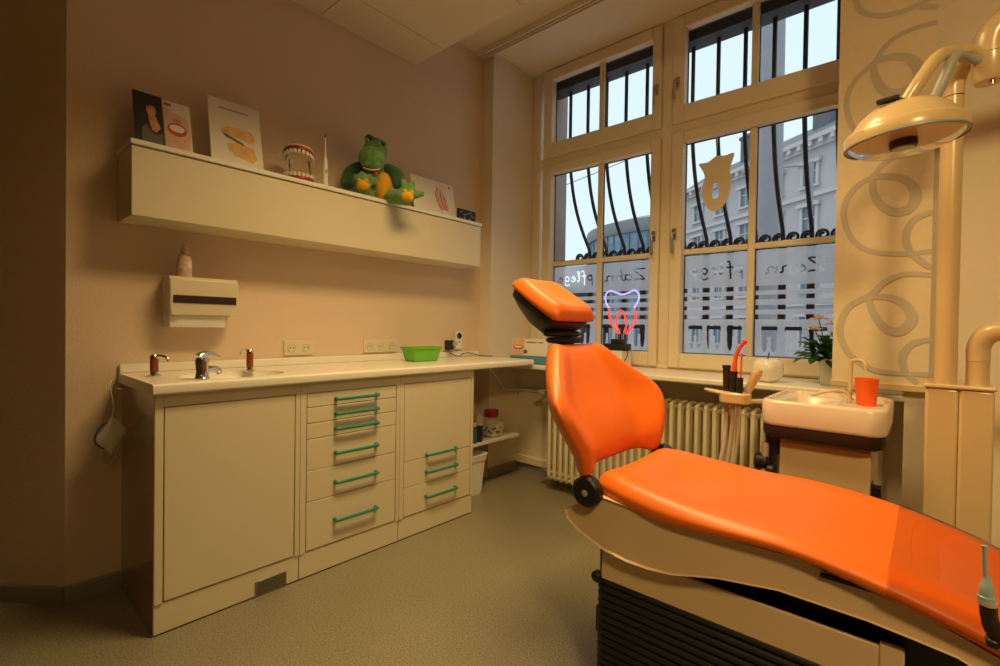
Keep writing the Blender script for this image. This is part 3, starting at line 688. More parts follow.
# dark leaflet with a figure
t = thing('leaflet', 'black leaflet with a person on the cover, leftmost on the wall shelf', 'leaflet', (-2.39, 0.53, ZS), 'leaflets on the wall shelf')
F = card_frame(0.480, 0.580, 2.066, -2.375, -2.445)
MB().prism([F(0, 0), F(1, 0), F(1, 1), F(0, 1)], (F(0, 0, 1) - F(0, 0, 0)) * -0.003).build('cover', 'blackcard', t, smooth=False)
patch(F, ell(.60, .70, .17, .12)).build('printed_head', 'skin', t, smooth=False)
patch(F, [(.48, .60), (.74, .60), (.80, .50), (.90, .40), (.72, .30), (.58, .34), (.52, .45)]).build('printed_neck', 'skin', t, smooth=False)
patch(F, [(.22, .03), (.95, .03), (.95, .30), (.72, .26), (.56, .30), (.40, .42), (.25, .34)], 0.0004).build('printed_shoulders', 'ink', t, smooth=False)
patch(F, [(.47, .72), (.50, .84), (.62, .87), (.74, .82), (.76, .70), (.70, .78), (.55, .78)], 0.0014).build('printed_hair', 'brown', t, smooth=False)
# smile leaflet
t = thing('leaflet', 'leaflet with a smiling mouth, second from the left on the wall shelf', 'leaflet', (-2.39, 0.61, ZS), 'leaflets on the wall shelf')
F = card_frame(0.584, 0.684, 2.062, -2.380, -2.448)
MB().prism([F(0, 0), F(1, 0), F(1, 1), F(0, 1)], (F(0, 0, 1) - F(0, 0, 0)) * -0.003).build('cover', 'paper', t, smooth=False)
patch(F, [(.03, .12), (.45, .02), (.9, .02), (.97, .4), (.9, .72), (.5, .78), (.03, .86)]).build('printed_face', 'skin2', t, smooth=False)
patch(F, ell(.46, .47, .36, .125), 0.0014).build('printed_mouth', 'lip', t, smooth=False)
patch(F, ell(.46, .49, .28, .07), 0.0022).build('printed_teeth', 'teeth', t, smooth=False)
patch(F, [(.35, .63), (.5, .60), (.66, .63), (.60, .68), (.42, .68)], 0.0014).build('printed_nose', 'skin', t, smooth=False)
patch(F, [(.04, .90), (.30, .90), (.30, .95), (.04, .95)], 0.0014).build('printed_title', 'lip', t, smooth=False)
# big card with plaster jaw
t = thing('display_card', 'tall white card showing a cast of two jaws on the wall shelf', 'display card', (-2.40, 0.86, ZS))
F = card_frame(0.752, 0.975, 2.142, -2.372, -2.440)
MB().prism([F(0, 0), F(1, 0), F(1, 1), F(0, 1)], (F(0, 0, 1) - F(0, 0, 0)) * -0.004).build('cover', 'paper', t, smooth=False)
patch(F, [(.20, .52), (.30, .60), (.55, .62), (.80, .60), (.86, .50), (.80, .42), (.55, .46), (.30, .47)]).build('printed_upper_jaw', mat('printed_plaster_amber', (.75, .45, .18), .7, var=.2, vscale=30), t, smooth=False)
patch(F, [(.30, .34), (.55, .40), (.82, .36), (.88, .20), (.80, .13), (.45, .18), (.32, .26)]).build('printed_lower_jaw', M['printed_plaster_amber'] if 'printed_plaster_amber' in M else bpy.data.materials['printed_plaster_amber'], t, smooth=False)
patch(F, [(.22, .50), (.62, .40), (.64, .36), (.30, .44)], 0.0014).build('printed_gap', 'ink', t, smooth=False)
b = MB(); n = F(0, 0, 1) - F(0, 0, 0)
for k in range(16): b.prism([F(.20 + k * .036, .86, .0008), F(.228 + k * .036, .86, .0008), F(.228 + k * .036, .875, .0008), F(.20 + k * .036, .875, .0008)], n * .0005)
b.build('printed_title', 'ink', t, smooth=False)
patch(F, [(.06, .04), (.16, .04), (.16, .055), (.06, .055)]).build('printed_logo', 'ink', t, smooth=False)
patch(F, [(.88, .06), (.95, .06), (.95, .075), (.88, .075)]).build('printed_logo', 'ink', t, smooth=False)
# typodont
tc_ = Vector((-2.40, 1.155, ZS))
t = thing('jaw_model', 'open model of a set of teeth with dark red gums on the wall shelf', 'teeth model', tuple(tc_))
fr_ = Vector((0.85, -0.53, 0)).normalized(); sd = Vector((0.53, 0.85, 0)).normalized()
def arch(n, rx, ry):
    return [(rx * cos(a), ry * sin(a)) for a in [radians(-18 + (216) * k / (n - 1)) for k in range(n)]]
def jaw(zc, tilt, up):
    T = lambda a, f, z: tc_ + sd * a + fr_ * (f * cos(tilt) - z * sin(tilt) * up) + Z * (zc - ZS + f * sin(tilt) + z * cos(tilt))
    g = MB(); pth = arch(25, 0.063, 0.062); rows = []
    for k, (a, f) in enumerate(pth):
        th = atan2(f, a); rows.append([T(a + cos(th) * 0.012 * cos(q), f + sin(th) * 0.012 * cos(q), 0.014 * sin(q)) for q in [2 * pi * j / 10 for j in range(10)]])
    g.grid(rows, cu=True, cap=True); g.build('gum', 'gum', t, sub=1)
    th_ = MB()
    for k, (a, f) in enumerate(arch(14, 0.067, 0.066)):
        al = atan2(f, a); hx, hy2, hz2 = (0.0075, 0.0072, 0.010) if 3 < k < 10 else (0.0082, 0.009, 0.008)
        c = T(a, f, -up * 0.017); tx = (T(a - sin(al), f + cos(al), 0) - T(a, f, 0)).normalized(); ty = (T(a + cos(al), f + sin(al), 0) - T(a, f, 0)).normalized()
        th_.obox(c, tx, ty, tx.cross(ty), hx * .95, hy2 * .8, hz2)
    th_.build('tooth_row', 'teeth', t, bev=0.003, label='ivory teeth in an arch')
    b_ = MB(); pp = [T(a * 1.12, f * 1.1, up * 0.012) for a, f in arch(25, 0.063, 0.062)]; b_.prism(pp, Z * 0.008 * up if up > 0 else Z * -0.008); b_.build('base_plate', 'teeth', t, bev=0.002)
jaw(ZS + 0.148, radians(14), 1); jaw(ZS + 0.022, radians(-4), -1)
MB().tube([tc_ - fr_ * 0.03 + sd * 0.045 + Z * 0.02, tc_ - fr_ * 0.05 + sd * 0.05 + Z * 0.08, tc_ - fr_ * 0.035 + sd * 0.045 + Z * 0.135], 0.006, 8).build('hinge', 'chrome', t)
MB().tube([tc_ - fr_ * 0.03 - sd * 0.045 + Z * 0.02, tc_ - fr_ * 0.05 - sd * 0.05 + Z * 0.08, tc_ - fr_ * 0.035 - sd * 0.045 + Z * 0.135], 0.006, 8).build('hinge', 'chrome', t)
# low white card behind
tag(MB().prism([(-2.44, 1.235, ZS), (-2.44, 1.345, ZS), (-2.475, 1.345, ZS + 0.055), (-2.475, 1.235, ZS + 0.055)], (-0.004, 0, 0)).build('folded_card', 'paper', smooth=False), 'low white card leaning between the jaw model and the electric toothbrush', 'card')
# electric toothbrush
t = thing('electric_toothbrush', 'slim white electric toothbrush standing upright on the wall shelf', 'toothbrush', (-2.36, 1.277, ZS))
q = (-2.36, 1.277, ZS)
MB().lathe([(0.013, 0), (0.0145, 0.01), (0.0145, 0.09), (0.012, 0.14), (0.009, 0.155)], q, 18).build('handle', 'white', t)
MB().lathe([(0.0075, 0.155), (0.0048, 0.19), (0.0040, 0.262)], q, 12).build('brush_neck', 'white', t)
MB().box(q[0] - 0.005, q[0] + 0.008, q[1] - 0.006, q[1] + 0.006, ZS + 0.262, ZS + 0.283).build('bristle_head', 'croc', t, bev=0.003)
MB().box(q[0] + 0.0135, q[0] + 0.0155, q[1] - 0.004, q[1] + 0.004, ZS + 0.075, ZS + 0.095).build('button', 'lime', t, bev=0.001)
# white sign with printed tooth, and small black frame
t = thing('display_card', 'wide white card with a drawn tooth, behind the crocodile foot', 'display card', (-2.42, 2.04, ZS))
F = card_frame(1.87, 2.225, 2.062, -2.365, -2.42)
MB().prism([F(0, 0), F(1, 0), F(1, 1), F(0, 1)], (F(0, 0, 1) - F(0, 0, 0)) * -0.004).build('cover', 'paper', t, smooth=False)
patch(F, [(.60, .80), (.68, .82), (.76, .62), (.82, .30), (.80, .18), (.70, .22), (.62, .18), (.56, .45)]).build('printed_tooth', 'skin2', t, smooth=False)
b = MB()
for pts in ([(.60, .82), (.54, .62), (.58, .35), (.64, .18)], [(.66, .70), (.66, .45), (.70, .22)], [(.72, .62), (.75, .40), (.74, .22)]):
    pp = smoothp([(a, c, 0) for a, c in pts], 4)
    for a, c in zip(pp, pp[1:]):
        b.prism([F(a.x - .01, a.y, .0014), F(a.x + .01, a.y, .0014), F(c.x + .01, c.y, .0014), F(c.x - .01, c.y, .0014)], n * .0004)
b.build('printed_lines', 'lip', t, smooth=False)
patch(F, ell(.90, .90, .022, .04)).build('printed_dot', 'lip', t, smooth=False)
t = thing('picture_block', 'small dark picture block at the right end of the wall shelf', 'picture', (-2.36, 2.30, ZS))
MB().box(-2.372, -2.352, 2.225, 2.385, ZS, ZS + 0.082).build('block', 'blackcard', t, bev=0.002)
b = MB(); random.seed(3)
for k in range(16):
    y_ = 2.24 + random.random() * 0.125; z_ = ZS + 0.012 + random.random() * 0.055; b.box(-2.352, -2.3513, y_, y_ + 0.012, z_, z_ + 0.008)
b.build('printed_motif', 'greym', t, smooth=False)

# plush crocodile
cc = Vector((-2.395, 1.575, ZS))
cf = Vector((0.84, -0.54, 0)).normalized(); cs_ = Vector((0.54, 0.84, 0)).normalized()
Rm = Matrix((cs_, -cf, Z)).transposed()     # local x = picture right, y = away from viewer, z up
def CP(a, z, f): return cc + cs_ * a + Z * z + cf * f
pc = thing('plush_crocodile', 'green plush crocodile with yellow belly and soles sitting on the wall shelf', 'plush toy', tuple(cc))
b = MB()
for a, z, f, rx, ry, rz in [(0.035, 0.090, 0.0, .078, .066, .090), (0.020, 0.190, 0.0, .055, .052, .05), (0.022, 0.278, 0.015, .070, .062, .066), (0.002, 0.222, 0.075, .074, .062, .062), (0.004, 0.175, 0.078, .058, .050, .035),
    (-0.012, 0.345, 0.025, .026, .026, .026), (0.062, 0.320, 0.025, .027, .026, .024), (0.026, 0.320, 0.02, .055, .035, .035)]:
    b.ball(CP(a, z, f), rx, ry, rz, Rm, 20)
def limb(b, pts, rs):
    P = smoothp([CP(*p) for p in pts], 5); n_ = len(P) - 1
    for i, p in enumerate(P):
        t_ = i / n_ * (len(rs) - 1); k = min(int(t_), len(rs) - 2); r = rs[k] + (rs[k + 1] - rs[k]) * (t_ - k); b.ball(p, r, r, r, None, 12)
limb(b, [(-0.01, 0.035, 0.02), (-0.04, 0.040, 0.07), (-0.040, 0.050, 0.100)], [.042, .040, .042])
limb(b, [(0.08, 0.030, 0.02), (0.14, 0.018, 0.08), (0.185, 0.008, 0.135)], [.044, .044, .050])
for a, z in ((-0.082, 0.098), (-0.048, 0.118), (-0.008, 0.108)): limb(b, [(-0.042, 0.055, 0.115), (a, z, 0.112)], [.026, .017])
for a, z in ((0.172, 0.082), (0.222, 0.078), (0.272, 0.028)): limb(b, [(0.195, 0.015, 0.140), (a, z, 0.150)], [.032, .018])
limb(b, [(0.020, 0.120, 0.070), (0.012, 0.085, 0.090)], [.024, .020])
b.build('body', 'croc', pc, remesh=0.0075)
b = MB(); limb(b, [(-0.040, 0.195, -0.01), (-0.105, 0.150, 0.0), (-0.128, 0.080, 0.03)], [.036, .044, .036]); b.build('arm', 'crocd', pc, remesh=0.008, label='dark green plush arm on the left')
b = MB(); limb(b, [(0.095, 0.195, -0.01), (0.142, 0.155, 0.01), (0.158, 0.090, 0.045)], [.034, .044, .036]); b.build('arm', 'crocd', pc, remesh=0.008, label='dark green plush arm on the right')
b = MB(); b.ball(CP(0.068, 0.080, 0.036), .050, .05, .082, Rm, 20); b.build('belly', 'yellow', pc, label='yellow plush belly')
b = MB(); b.ball(CP(-0.044, 0.052, 0.126), .035, .022, .028, Rm, 16); b.ball(CP(-0.062, 0.076, 0.124), .014, .016, .014, Rm, 12); b.ball(CP(-0.026, 0.078, 0.124), .014, .016, .014, Rm, 12); b.build('sole', 'yellow', pc, label='yellow plush sole')
b = MB(); b.ball(CP(0.192, 0.000, 0.170), .036, .022, .028, Rm, 16); b.ball(CP(0.178, 0.026, 0.168), .014, .016, .014, Rm, 12); b.ball(CP(0.214, 0.022, 0.168), .014, .016, .014, Rm, 12); b.build('sole', 'yellow', pc, label='yellow plush sole')
for a, z in ((-0.008, 0.334), (0.060, 0.308)):
    e_ = MB().ball(CP(a, z, 0.048), .0150, .010, .016, Rm, 16).build('eye', 'white', pc)
    MB().ball(CP(a + 0.003, z + 0.001, 0.0535), .0115, .008, .0135, Rm, 12).build('pupil', 'black', e_)
    MB().ball(CP(a, z + 0.009, 0.050), .0175, .012, .0105, Rm, 12).build('eyelid', 'crocd', e_)
b = MB().tube(smoothp([CP(-0.040, 0.150, 0.112), CP(0.0, 0.138, 0.130), CP(0.045, 0.152, 0.112)], 6), 0.004, 8); b.build('mouth', 'skin2', pc, label='pale sewn mouth line')
b = MB().ball(CP(0.020, 0.128, 0.100), .018, .015, .010, Rm, 12); b.build('tongue', 'lip', pc)

# ------------------------------------------------------------------ under the worktop by the window
us = thing('small_shelf', 'narrow white shelf below the worktop end, next to the last cabinet', 'shelf', (XL, 2.4, 0.32))
MB().prism([(XL, 2.068, 0.326), (-2.215, 2.068, 0.326), (-2.215, 2.735, 0.326), (-2.4195, 2.735, 0.326), (-2.4195, 2.619, 0.326), (XL, 2.619, 0.326)], (0, 0, 0.020)).build('shelf_board', 'white', us, bev=0.003)
for y_ in (2.12, 2.56): MB().box(XL, XL + 0.16, y_ - 0.008, y_ + 0.008, 0.306, 0.326).build('bracket', 'steel', us, bev=0.001)
sb = thing('sharps_box', 'white rounded waste tub with red lid on the small shelf', 'waste tub', (-2.325, 2.545, 0.346))
MB().lathe([(0.068, 0), (0.083, 0.012), (0.092, 0.06), (0.090, 0.105), (0.075, 0.128), (0.05, 0.135)], (-2.325, 2.545, 0.3462), 32).build('tub_body', 'white', sb)
MB().lathe([(0.050, 0.134), (0.052, 0.140), (0.052, 0.176), (0.047, 0.182), (0.001, 0.183)], (-2.325, 2.545, 0.3462), 28).build('lid', 'red', sb, label='red lid')
b = MB()
for k in range(9):
    a = radians(-75 + k * 9); b.box(0, 0, 0, 0, 0, 0) if False else None
    c = Vector((-2.325 + 0.0925 * cos(a), 2.545 + 0.0925 * sin(a), 0.346 + 0.052 + 0.018 * sin(k * 1.7)))
    b.obox(c, (-sin(a), cos(a), 0), (cos(a), sin(a), 0), Z, 0.006, 0.0012, 0.008)
b.build('printed_marks', 'ink', sb, smooth=False)
t = thing('spray_bottle', 'dark blue bottle with white cap on the small shelf', 'bottle', (-2.255, 2.345, 0.346))
MB().lathe([(0.024, 0), (0.027, 0.004), (0.027, 0.105), (0.022, 0.118)], (-2.255, 2.345, 0.3462), 24).build('bottle_body', 'navy', t)
MB().lathe([(0.0285, 0.112), (0.0285, 0.165), (0.022, 0.172), (0.010, 0.174), (0.008, 0.188)], (-2.255, 2.345, 0.3462), 24).build('cap', 'white', t, label='white cap')
t = thing('spray_bottle', 'teal bottle at the front left of the small shelf', 'bottle', (-2.24, 2.285, 0.346))
MB().lathe([(0.020, 0), (0.022, 0.004), (0.022, 0.09), (0.012, 0.115)], (-2.240, 2.285, 0.3462), 24).build('bottle_body', 'teal', t)
MB().lathe([(0.016, 0.112), (0.016, 0.138), (0.010, 0.142)], (-2.240, 2.285, 0.3462), 18).build('cap', 'white', t)
wb = thing('waste_bin', 'white ribbed waste bin standing on the floor under the small shelf', 'waste bin', (-2.32, 2.25, 0))
def binring(h, s): return rrect(-2.325, 2.265, 0.115 * s, 0.120 * s, 0.03, h, 8)
MB().grid([binring(0.0, .84), binring(0.225, 1.0), binring(0.225, 1.0)], cu=True, cap=True).build('bin_body', 'white', wb)
MB().grid([binring(0.225, 1.04), binring(0.262, 1.09), binring(0.270, 1.10), binring(0.272, 1.02), binring(0.245, 0.98)], cu=True, cap=True).build('rim', 'white', wb, bev=0.002)
b = MB()
for k in range(7):
    y_ = 2.18 + k * 0.028; b.tube([(-2.325 + 0.098, y_, 0.02), (-2.325 + 0.114, y_, 0.215)], 0.0022, 6)
b.build('rib', 'white', wb)
# bracket strut and pipe under the worktop end
pp = thing('heating_pipe', 'cream heating pipe running along the niche wall to the radiator valve', 'pipe', (-2.2, 2.90, 0.60))
MB().tube(smoothp([(-2.402, 2.615, 0.82), (-2.402, 2.64, 0.790), (-2.402, 2.75, 0.675), (-2.402, 2.79, 0.650), (-2.402, 2.86, 0.640), (-2.39, 2.91, 0.638), (-2.34, 2.93, 0.638), (-2.2, 2.93, 0.640), (-2.10, 2.92, 0.650), (-2.06, 2.86, 0.665), (-2.045, 2.78, 0.668)], 4), 0.0095, 10).build('pipe_run', 'white', pp)
MB().lathe([(0.006, -0.03), (0.017, -0.028), (0.019, 0.0), (0.019, 0.02), (0.010, 0.026)], (-2.035, 2.76, 0.665), 16, axis='x').build('valve_head', 'rad', pp)
MB().lathe([(0.010, -0.02), (0.010, 0.02)], (-2.0, 2.76, 0.665), 12, axis='x').build('valve_neck', 'steel', pp)

# ------------------------------------------------------------------ radiator
rd = thing('radiator', 'long cream column radiator below the window sill', 'radiator', (-1.25, 2.76, 0.05))
k = 0; xr = -1.930
while xr < -0.36:
    b = MB()
    for yy in (2.705, 2.760, 2.815): b.tube([(xr, yy, 0.105), (xr, yy, 0.685)], 0.0125, 10)
    for zz, sg_ in ((0.685, 1), (0.105, -1)):
        b.tube(smoothp([(xr, 2.705, zz), (xr, 2.712, zz + 0.014 * sg_), (xr, 2.735, zz + 0.02 * sg_), (xr, 2.785, zz + 0.02 * sg_), (xr, 2.808, zz + 0.014 * sg_), (xr, 2.815, zz)], 3), 0.0125, 10)
    b.lathe([(0.017, -0.0235), (0.017, 0.0235)], (xr, 2.76, 0.675), 12, axis='x'); b.lathe([(0.017, -0.0235), (0.017, 0.0235)], (xr, 2.76, 0.115), 12, axis='x')
    b.build('column', 'rad', rd); xr += 0.047; k += 1
for xx in (-1.85, -0.5):
    b = MB().box(xx - 0.012, xx + 0.012, 2.75, 2.95, 0.62, 0.655); b.build('bracket', 'rad', rd, bev=0.002)
b = MB().lathe([(0.013, 0), (0.013, 0.05), (0.009, 0.06)], (-2.045, 2.76, 0.115), 12, axis='x'); b.tube([(-2.03, 2.76, 0.115), (-2.03, 2.85, 0.10), (-2.03, 2.95, 0.095)], 0.009, 8); b.build('return_valve', 'steel', rd)
# water pipe bundle right of the radiator in the niche
for i, x_ in enumerate((-0.235, -0.165)):
    t = thing('riser_pipe', 'pale riser pipe in the niche corner behind the spittoon, %s one' % ('left' if i == 0 else 'right'), 'pipe', (x_, 2.92, 0), 'riser pipes in the niche corner')
    MB().tube([(x_, 2.92, 0.002), (x_, 2.92, 0.831)], 0.017, 14).build('pipe_run', 'wall2', t)
    MB().lathe([(0.03, 0), (0.03, 0.008), (0.018, 0.012)], (x_, 2.918, 0.002), 16).build('floor_collar', 'wall2', t)
# ------------------------------------------------------------------ things on the sill
ZL = 0.8625
bs = thing('brochure_stand', 'white card brochure stand with a smile picture and teal foot on the window sill', 'brochure stand', (-2.05, 2.72, ZL))
A_ = Vector((-2.250, 2.665, ZL)); B_ = Vector((-1.985, 2.735, ZL)); U_ = Vector((-0.015, 0.03, 0.175)); bn = (B_ - A_).cross(U_).normalized()
if bn.y > 0: bn = -bn
def BF(a, b, c=0): return A_ + (B_ - A_) * a + U_ * b + bn * c
MB().prism([BF(0, .1), BF(1, .1), BF(1, 1), BF(0, 1)], bn * -0.004).build('card_back', 'paper', bs, smooth=False)
MB().prism([BF(0, 0, .03), BF(1, 0, .03), BF(1, .30, .02), BF(0, .30, .02)], bn * -0.05).build('card_foot', 'tealcard', bs, smooth=False, label='teal card foot')
def bpatch(poly, c=0.0006): return MB().prism([BF(a, b, c) for a, b in poly], bn * 0.0006)
bpatch([(.02, .2), (.36, .2), (.36, .98), (.02, .98)]).build('printed_face', 'skin2', bs, smooth=False)
bpatch(ell(.19, .66, .15, .09), .0014).build('printed_mouth', 'lip', bs, smooth=False)
bpatch(ell(.19, .67, .12, .045), .0022).build('printed_teeth', 'teeth', bs, smooth=False)
bpatch(ell(.40, .48, .055, .08), .0022).build('printed_seal', 'ink', bs, smooth=False)
b = MB()
for k in range(13):
    if k != 8: b.prism([BF(.42 + k * .036, .83, .0006), BF(.45 + k * .036, .83, .0006), BF(.45 + k * .036, .88, .0006), BF(.42 + k * .036, .88, .0006)], bn * .0006)
b.build('printed_title', 'ink', bs, smooth=False)

pb = thing('display_block', 'plain white block on the window sill carrying the neon tooth', 'block', (-1.60, 2.95, ZL))
MB().box(-1.70, -1.49, 2.88, 3.02, ZL, 0.974).build('block_body', 'white', pb, bev=0.004)
ne = thing('neon_tooth', 'neon sign of a tooth with blue crown and red roots on a black foot', 'neon sign', (-1.55, 2.95, 0.974))
MB().box(-1.637, -1.480, 2.905, 2.995, 0.9742, 1.020).build('foot', 'black', ne, bev=0.004)
MB().box(-1.597, -1.512, 2.925, 2.975, 1.020, 1.050).build('terminal_block', 'black', ne, bev=0.003)
def ntube(pts, r=0.0062): return MB().tube(smoothp([(a, 2.95, z) for a, z in pts], 5), r, 10)
ntube([(-1.63, 1.258), (-1.653, 1.306), (-1.652, 1.352), (-1.62, 1.375), (-1.577, 1.362), (-1.534, 1.348), (-1.493, 1.355), (-1.446, 1.372), (-1.417, 1.352), (-1.413, 1.311), (-1.444, 1.256)]).build('crown_tube', 'neonb', ne, label='glowing blue-white crown tube')
ntube([(-1.629, 1.250), (-1.623, 1.205), (-1.607, 1.155), (-1.578, 1.114), (-1.545, 1.086)]).build('root_tube', 'neonr', ne, label='glowing red root tube')
ntube([(-1.545, 1.089), (-1.562, 1.127), (-1.568, 1.177), (-1.556, 1.221), (-1.536, 1.240), (-1.514, 1.221), (-1.503, 1.183), (-1.497, 1.139), (-1.512, 1.095)]).build('root_tube', 'neonr', ne, label='glowing red inner loop')
ntube([(-1.444, 1.248), (-1.431, 1.204), (-1.436, 1.161), (-1.462, 1.123), (-1.500, 1.086)]).build('root_tube', 'neonr', ne, label='glowing red root tube')
for x_ in (-1.570, -1.555, -1.540, -1.522): MB().tube([(x_, 2.95, 1.048), (x_, 2.95, 1.09)], 0.0042, 8).build('lead', 'black', ne)
MB().tube(smoothp([(-1.49, 2.93, 0.995), (-1.468, 2.91, 0.985), (-1.462, 2.90, 0.94), (-1.475, 2.88, 0.90), (-1.460, 2.86, 0.867), (-1.40, 2.84, 0.866)], 5), 0.0028, 6).build('cable', 'black', ne)

ap = thing('ceramic_apple', 'glossy white ceramic apple on the window sill left of the potted plant', 'apple ornament', (-0.605, 2.73, ZL))
b = MB(); pr_ = [(0.010, 0.006), (0.028, 0.0), (0.046, 0.010), (0.064, 0.034), (0.071, 0.064), (0.066, 0.094), (0.050, 0.112), (0.030, 0.117), (0.014, 0.110), (0.004, 0.098)]
rows = []
for r, z in pr_:
    rows.append([(-0.605 + r * (1 + 0.035 * cos(5 * a)) * cos(a), 2.73 + r * (1 + 0.035 * cos(5 * a)) * sin(a), ZL + z + 0.0002) for a in [2 * pi * k / 40 for k in range(40)]])
b.grid(rows, cu=True, cap=True); b.build('apple_body', 'top', ap, ang=80)
MB().tube([(-0.605, 2.73, ZL + 0.10), (-0.604, 2.73, ZL + 0.125), (-0.600, 2.731, ZL + 0.148)], [0.003, 0.0025, 0.0035], 8).build('stalk', 'black', ap)

fp = thing('potted_plant', 'potted plant with dark leaves and a pale flower, half behind the panel blind', 'potted plant', (-0.375, 2.80, ZL))
pxx, pyy = -0.352, 2.80
MB().lathe([(0.034, 0.0), (0.037, 0.004), (0.048, 0.115), (0.052, 0.118), (0.052, 0.128), (0.046, 0.128), (0.044, 0.108), (0.002, 0.106)], (pxx, pyy, ZL), 32).build('pot', 'white', fp)
MB().lathe([(0.044, 0.109), (0.03, 0.114), (0.001, 0.115)], (pxx, pyy, ZL), 20).build('soil', 'brown', fp)
random.seed(11)
def leaf(mb, base, d, ln, wd, droop=0.35):
    d = Vector(d).normalized(); s = d.cross(Z).normalized() if abs(d.z) < .98 else X; pts = []; rows = []
    nl = 6
    for i in range(nl + 1):
        t = i / nl; c = Vector(base) + d * ln * t + Z * (-droop * ln * t * t); w_ = wd * sin(pi * min(1, t * 0.92 + 0.06)) ** 0.8
        up = Z * (0.18 * w_)
        rows.append([c - s * w_ / 2 + up, c - s * w_ / 4 + up * .3, c, c + s * w_ / 4 + up * .3, c + s * w_ / 2 + up])
    mb.grid(rows)
fol = MB(); st = MB()
for k in range(74):
    a = random.uniform(0, 2 * pi); el = random.uniform(0.05, 1.1); d = Vector((cos(a) * cos(el), sin(a) * cos(el) * .75, sin(el)))
    root = Vector((pxx, pyy, ZL + 0.115)); r = random.uniform(0.04, 0.125); tip = root + d * r
    st.tube([root, root.lerp(tip, .5) + Z * .01, tip], 0.0018, 5)
    leaf(fol, tip, d * .8 + Z * random.uniform(-.3, .25), random.uniform(0.052, 0.070), random.uniform(0.052, 0.064))
st.build('stems', 'leaf', fp); fol.build('foliage', 'leaf', fp)
for (dx, dy, dz) in ((-0.045, -0.03, 0.315), (0.02, -0.02, 0.290), (-0.06, -0.03, 0.265)):
    c = Vector((pxx + dx, pyy + dy, ZL + dz)); b = MB().tube([(pxx, pyy, ZL + .115), ((pxx + c.x) / 2, (pyy + c.y) / 2, (ZL + .1 + c.z) / 2), tuple(c)], 0.0022, 6)
    fs = b.build('flower_stem', 'leaf', fp); b = MB()
    for ring, (nr, rr_, el) in enumerate(((6, 0.044, .25), (5, 0.036, .8), (3, 0.024, 1.3))):
        for j in range(nr):
            a = 2 * pi * j / nr + ring; leaf(b, c, (cos(a) * cos(el), sin(a) * cos(el), sin(el)), rr_, rr_ * .9, 0.2)
    b.build('flower', 'petal', fs)

# ------------------------------------------------------------------ ceiling rail and panel blind
rl = thing('curtain_rail', 'pale double curtain rail across the ceiling in front of the window', 'curtain rail', (-1.0, 2.56, 3.09))
b = MB(); b.box(-2.525, 1.6, 2.535, 2.600, 3.112, 3.1295); b.box(-2.525, 1.6, 2.535, 2.545, 3.090, 3.112); b.box(-2.525, 1.6, 2.565, 2.571, 3.090, 3.112); b.box(-2.525, 1.6, 2.590, 2.600, 3.090, 3.112)
b.build('rail_profile', 'ceil', rl, bev=0.001)
bl = thing('panel_blind', 'cream hanging panel blind printed with grey swirling loops right of the window', 'blind', (-0.16, 2.58, 0.89))
b = MB(); b.box(-0.316, 0.004, 2.5795, 2.5815, 0.905, 3.07)
b.cur = 1
YBL = 2.5788
SW = [
 ([(-0.273, 2.60), (-0.246, 2.502), (-0.183, 2.453), (-0.123, 2.44), (-0.066, 2.442), (0.004, 2.462)], .022, .022),
 ([(-0.29, 2.72), (-0.273, 2.60)], .02, .022),
 ([(-0.06, 2.44), (-0.03, 2.425), (0.004, 2.41)], .02, .02),
 ([(0.004, 2.352), (-0.059, 2.355), (-0.116, 2.345), (-0.162, 2.312), (-0.192, 2.264), (-0.255, 2.21), (-0.283, 2.150), (-0.284, 2.08), (-0.25, 1.985), (-0.18, 1.93), (-0.08, 1.915), (0.004, 1.925)], .019, .021),
 ([(-0.192, 2.264), (-0.138, 2.264), (-0.085, 2.242), (-0.052, 2.193), (-0.050, 2.145), (-0.075, 2.112), (-0.123, 2.108), (-0.165, 2.14), (-0.192, 2.21), (-0.196, 2.264)], .020, .042),
 ([(-0.124, 1.846), (-0.160, 1.82), (-0.189, 1.782), (-0.242, 1.75), (-0.281, 1.69), (-0.286, 1.61), (-0.251, 1.515), (-0.182, 1.462), (-0.079, 1.443), (0.004, 1.448)], .017, .022),
 ([(-0.124, 1.846), (-0.06, 1.872), (0.004, 1.875)], .017, .017),
 ([(-0.192, 1.778), (-0.123, 1.768), (-0.072, 1.735), (-0.050, 1.680), (-0.064, 1.632), (-0.107, 1.618), (-0.155, 1.65), (-0.186, 1.71), (-0.190, 1.78)], .018, .036),
 ([(0.004, 1.603), (-0.051, 1.580), (-0.078, 1.518), (-0.062, 1.452), (-0.017, 1.397), (0.004, 1.384)], .019, .024),
 ([(0.004, 1.352), (-0.077, 1.360), (-0.14, 1.332), (-0.187, 1.280), (-0.262, 1.228), (-0.292, 1.141), (-0.272, 1.055), (-0.222, 0.992), (-0.146, 0.957), (0.004, 0.955)], .018, .024),
 ([(-0.197, 1.269), (-0.126, 1.267), (-0.072, 1.233), (-0.052, 1.175), (-0.085, 1.128), (-0.133, 1.136), (-0.176, 1.20), (-0.195, 1.269)], .018, .036),
 ([(0.004, 1.095), (-0.05, 1.075), (-0.079, 1.02), (-0.068, 0.965), (-0.03, 0.918)], .019, .024),
]
for i, (pts, w0, w1) in enumerate(SW):
    P = smoothp([(a, z, 0) for a, z in pts], 7); n_ = len(P)
    b.ribbon([(max(-.315, min(.0035, p.x)), p.y) for p in P], [w0 + (w1 - w0) * sin(pi * k / (n_ - 1)) for k in range(n_)], YBL - 0.00018 * i)
b.build('fabric_panel', ['blind', 'swirl'], bl, smooth=False)
MB().box(-0.320, 0.008, 2.572, 2.589, 0.882, 0.908).build('bottom_bar', 'unit', bl, bev=0.002)
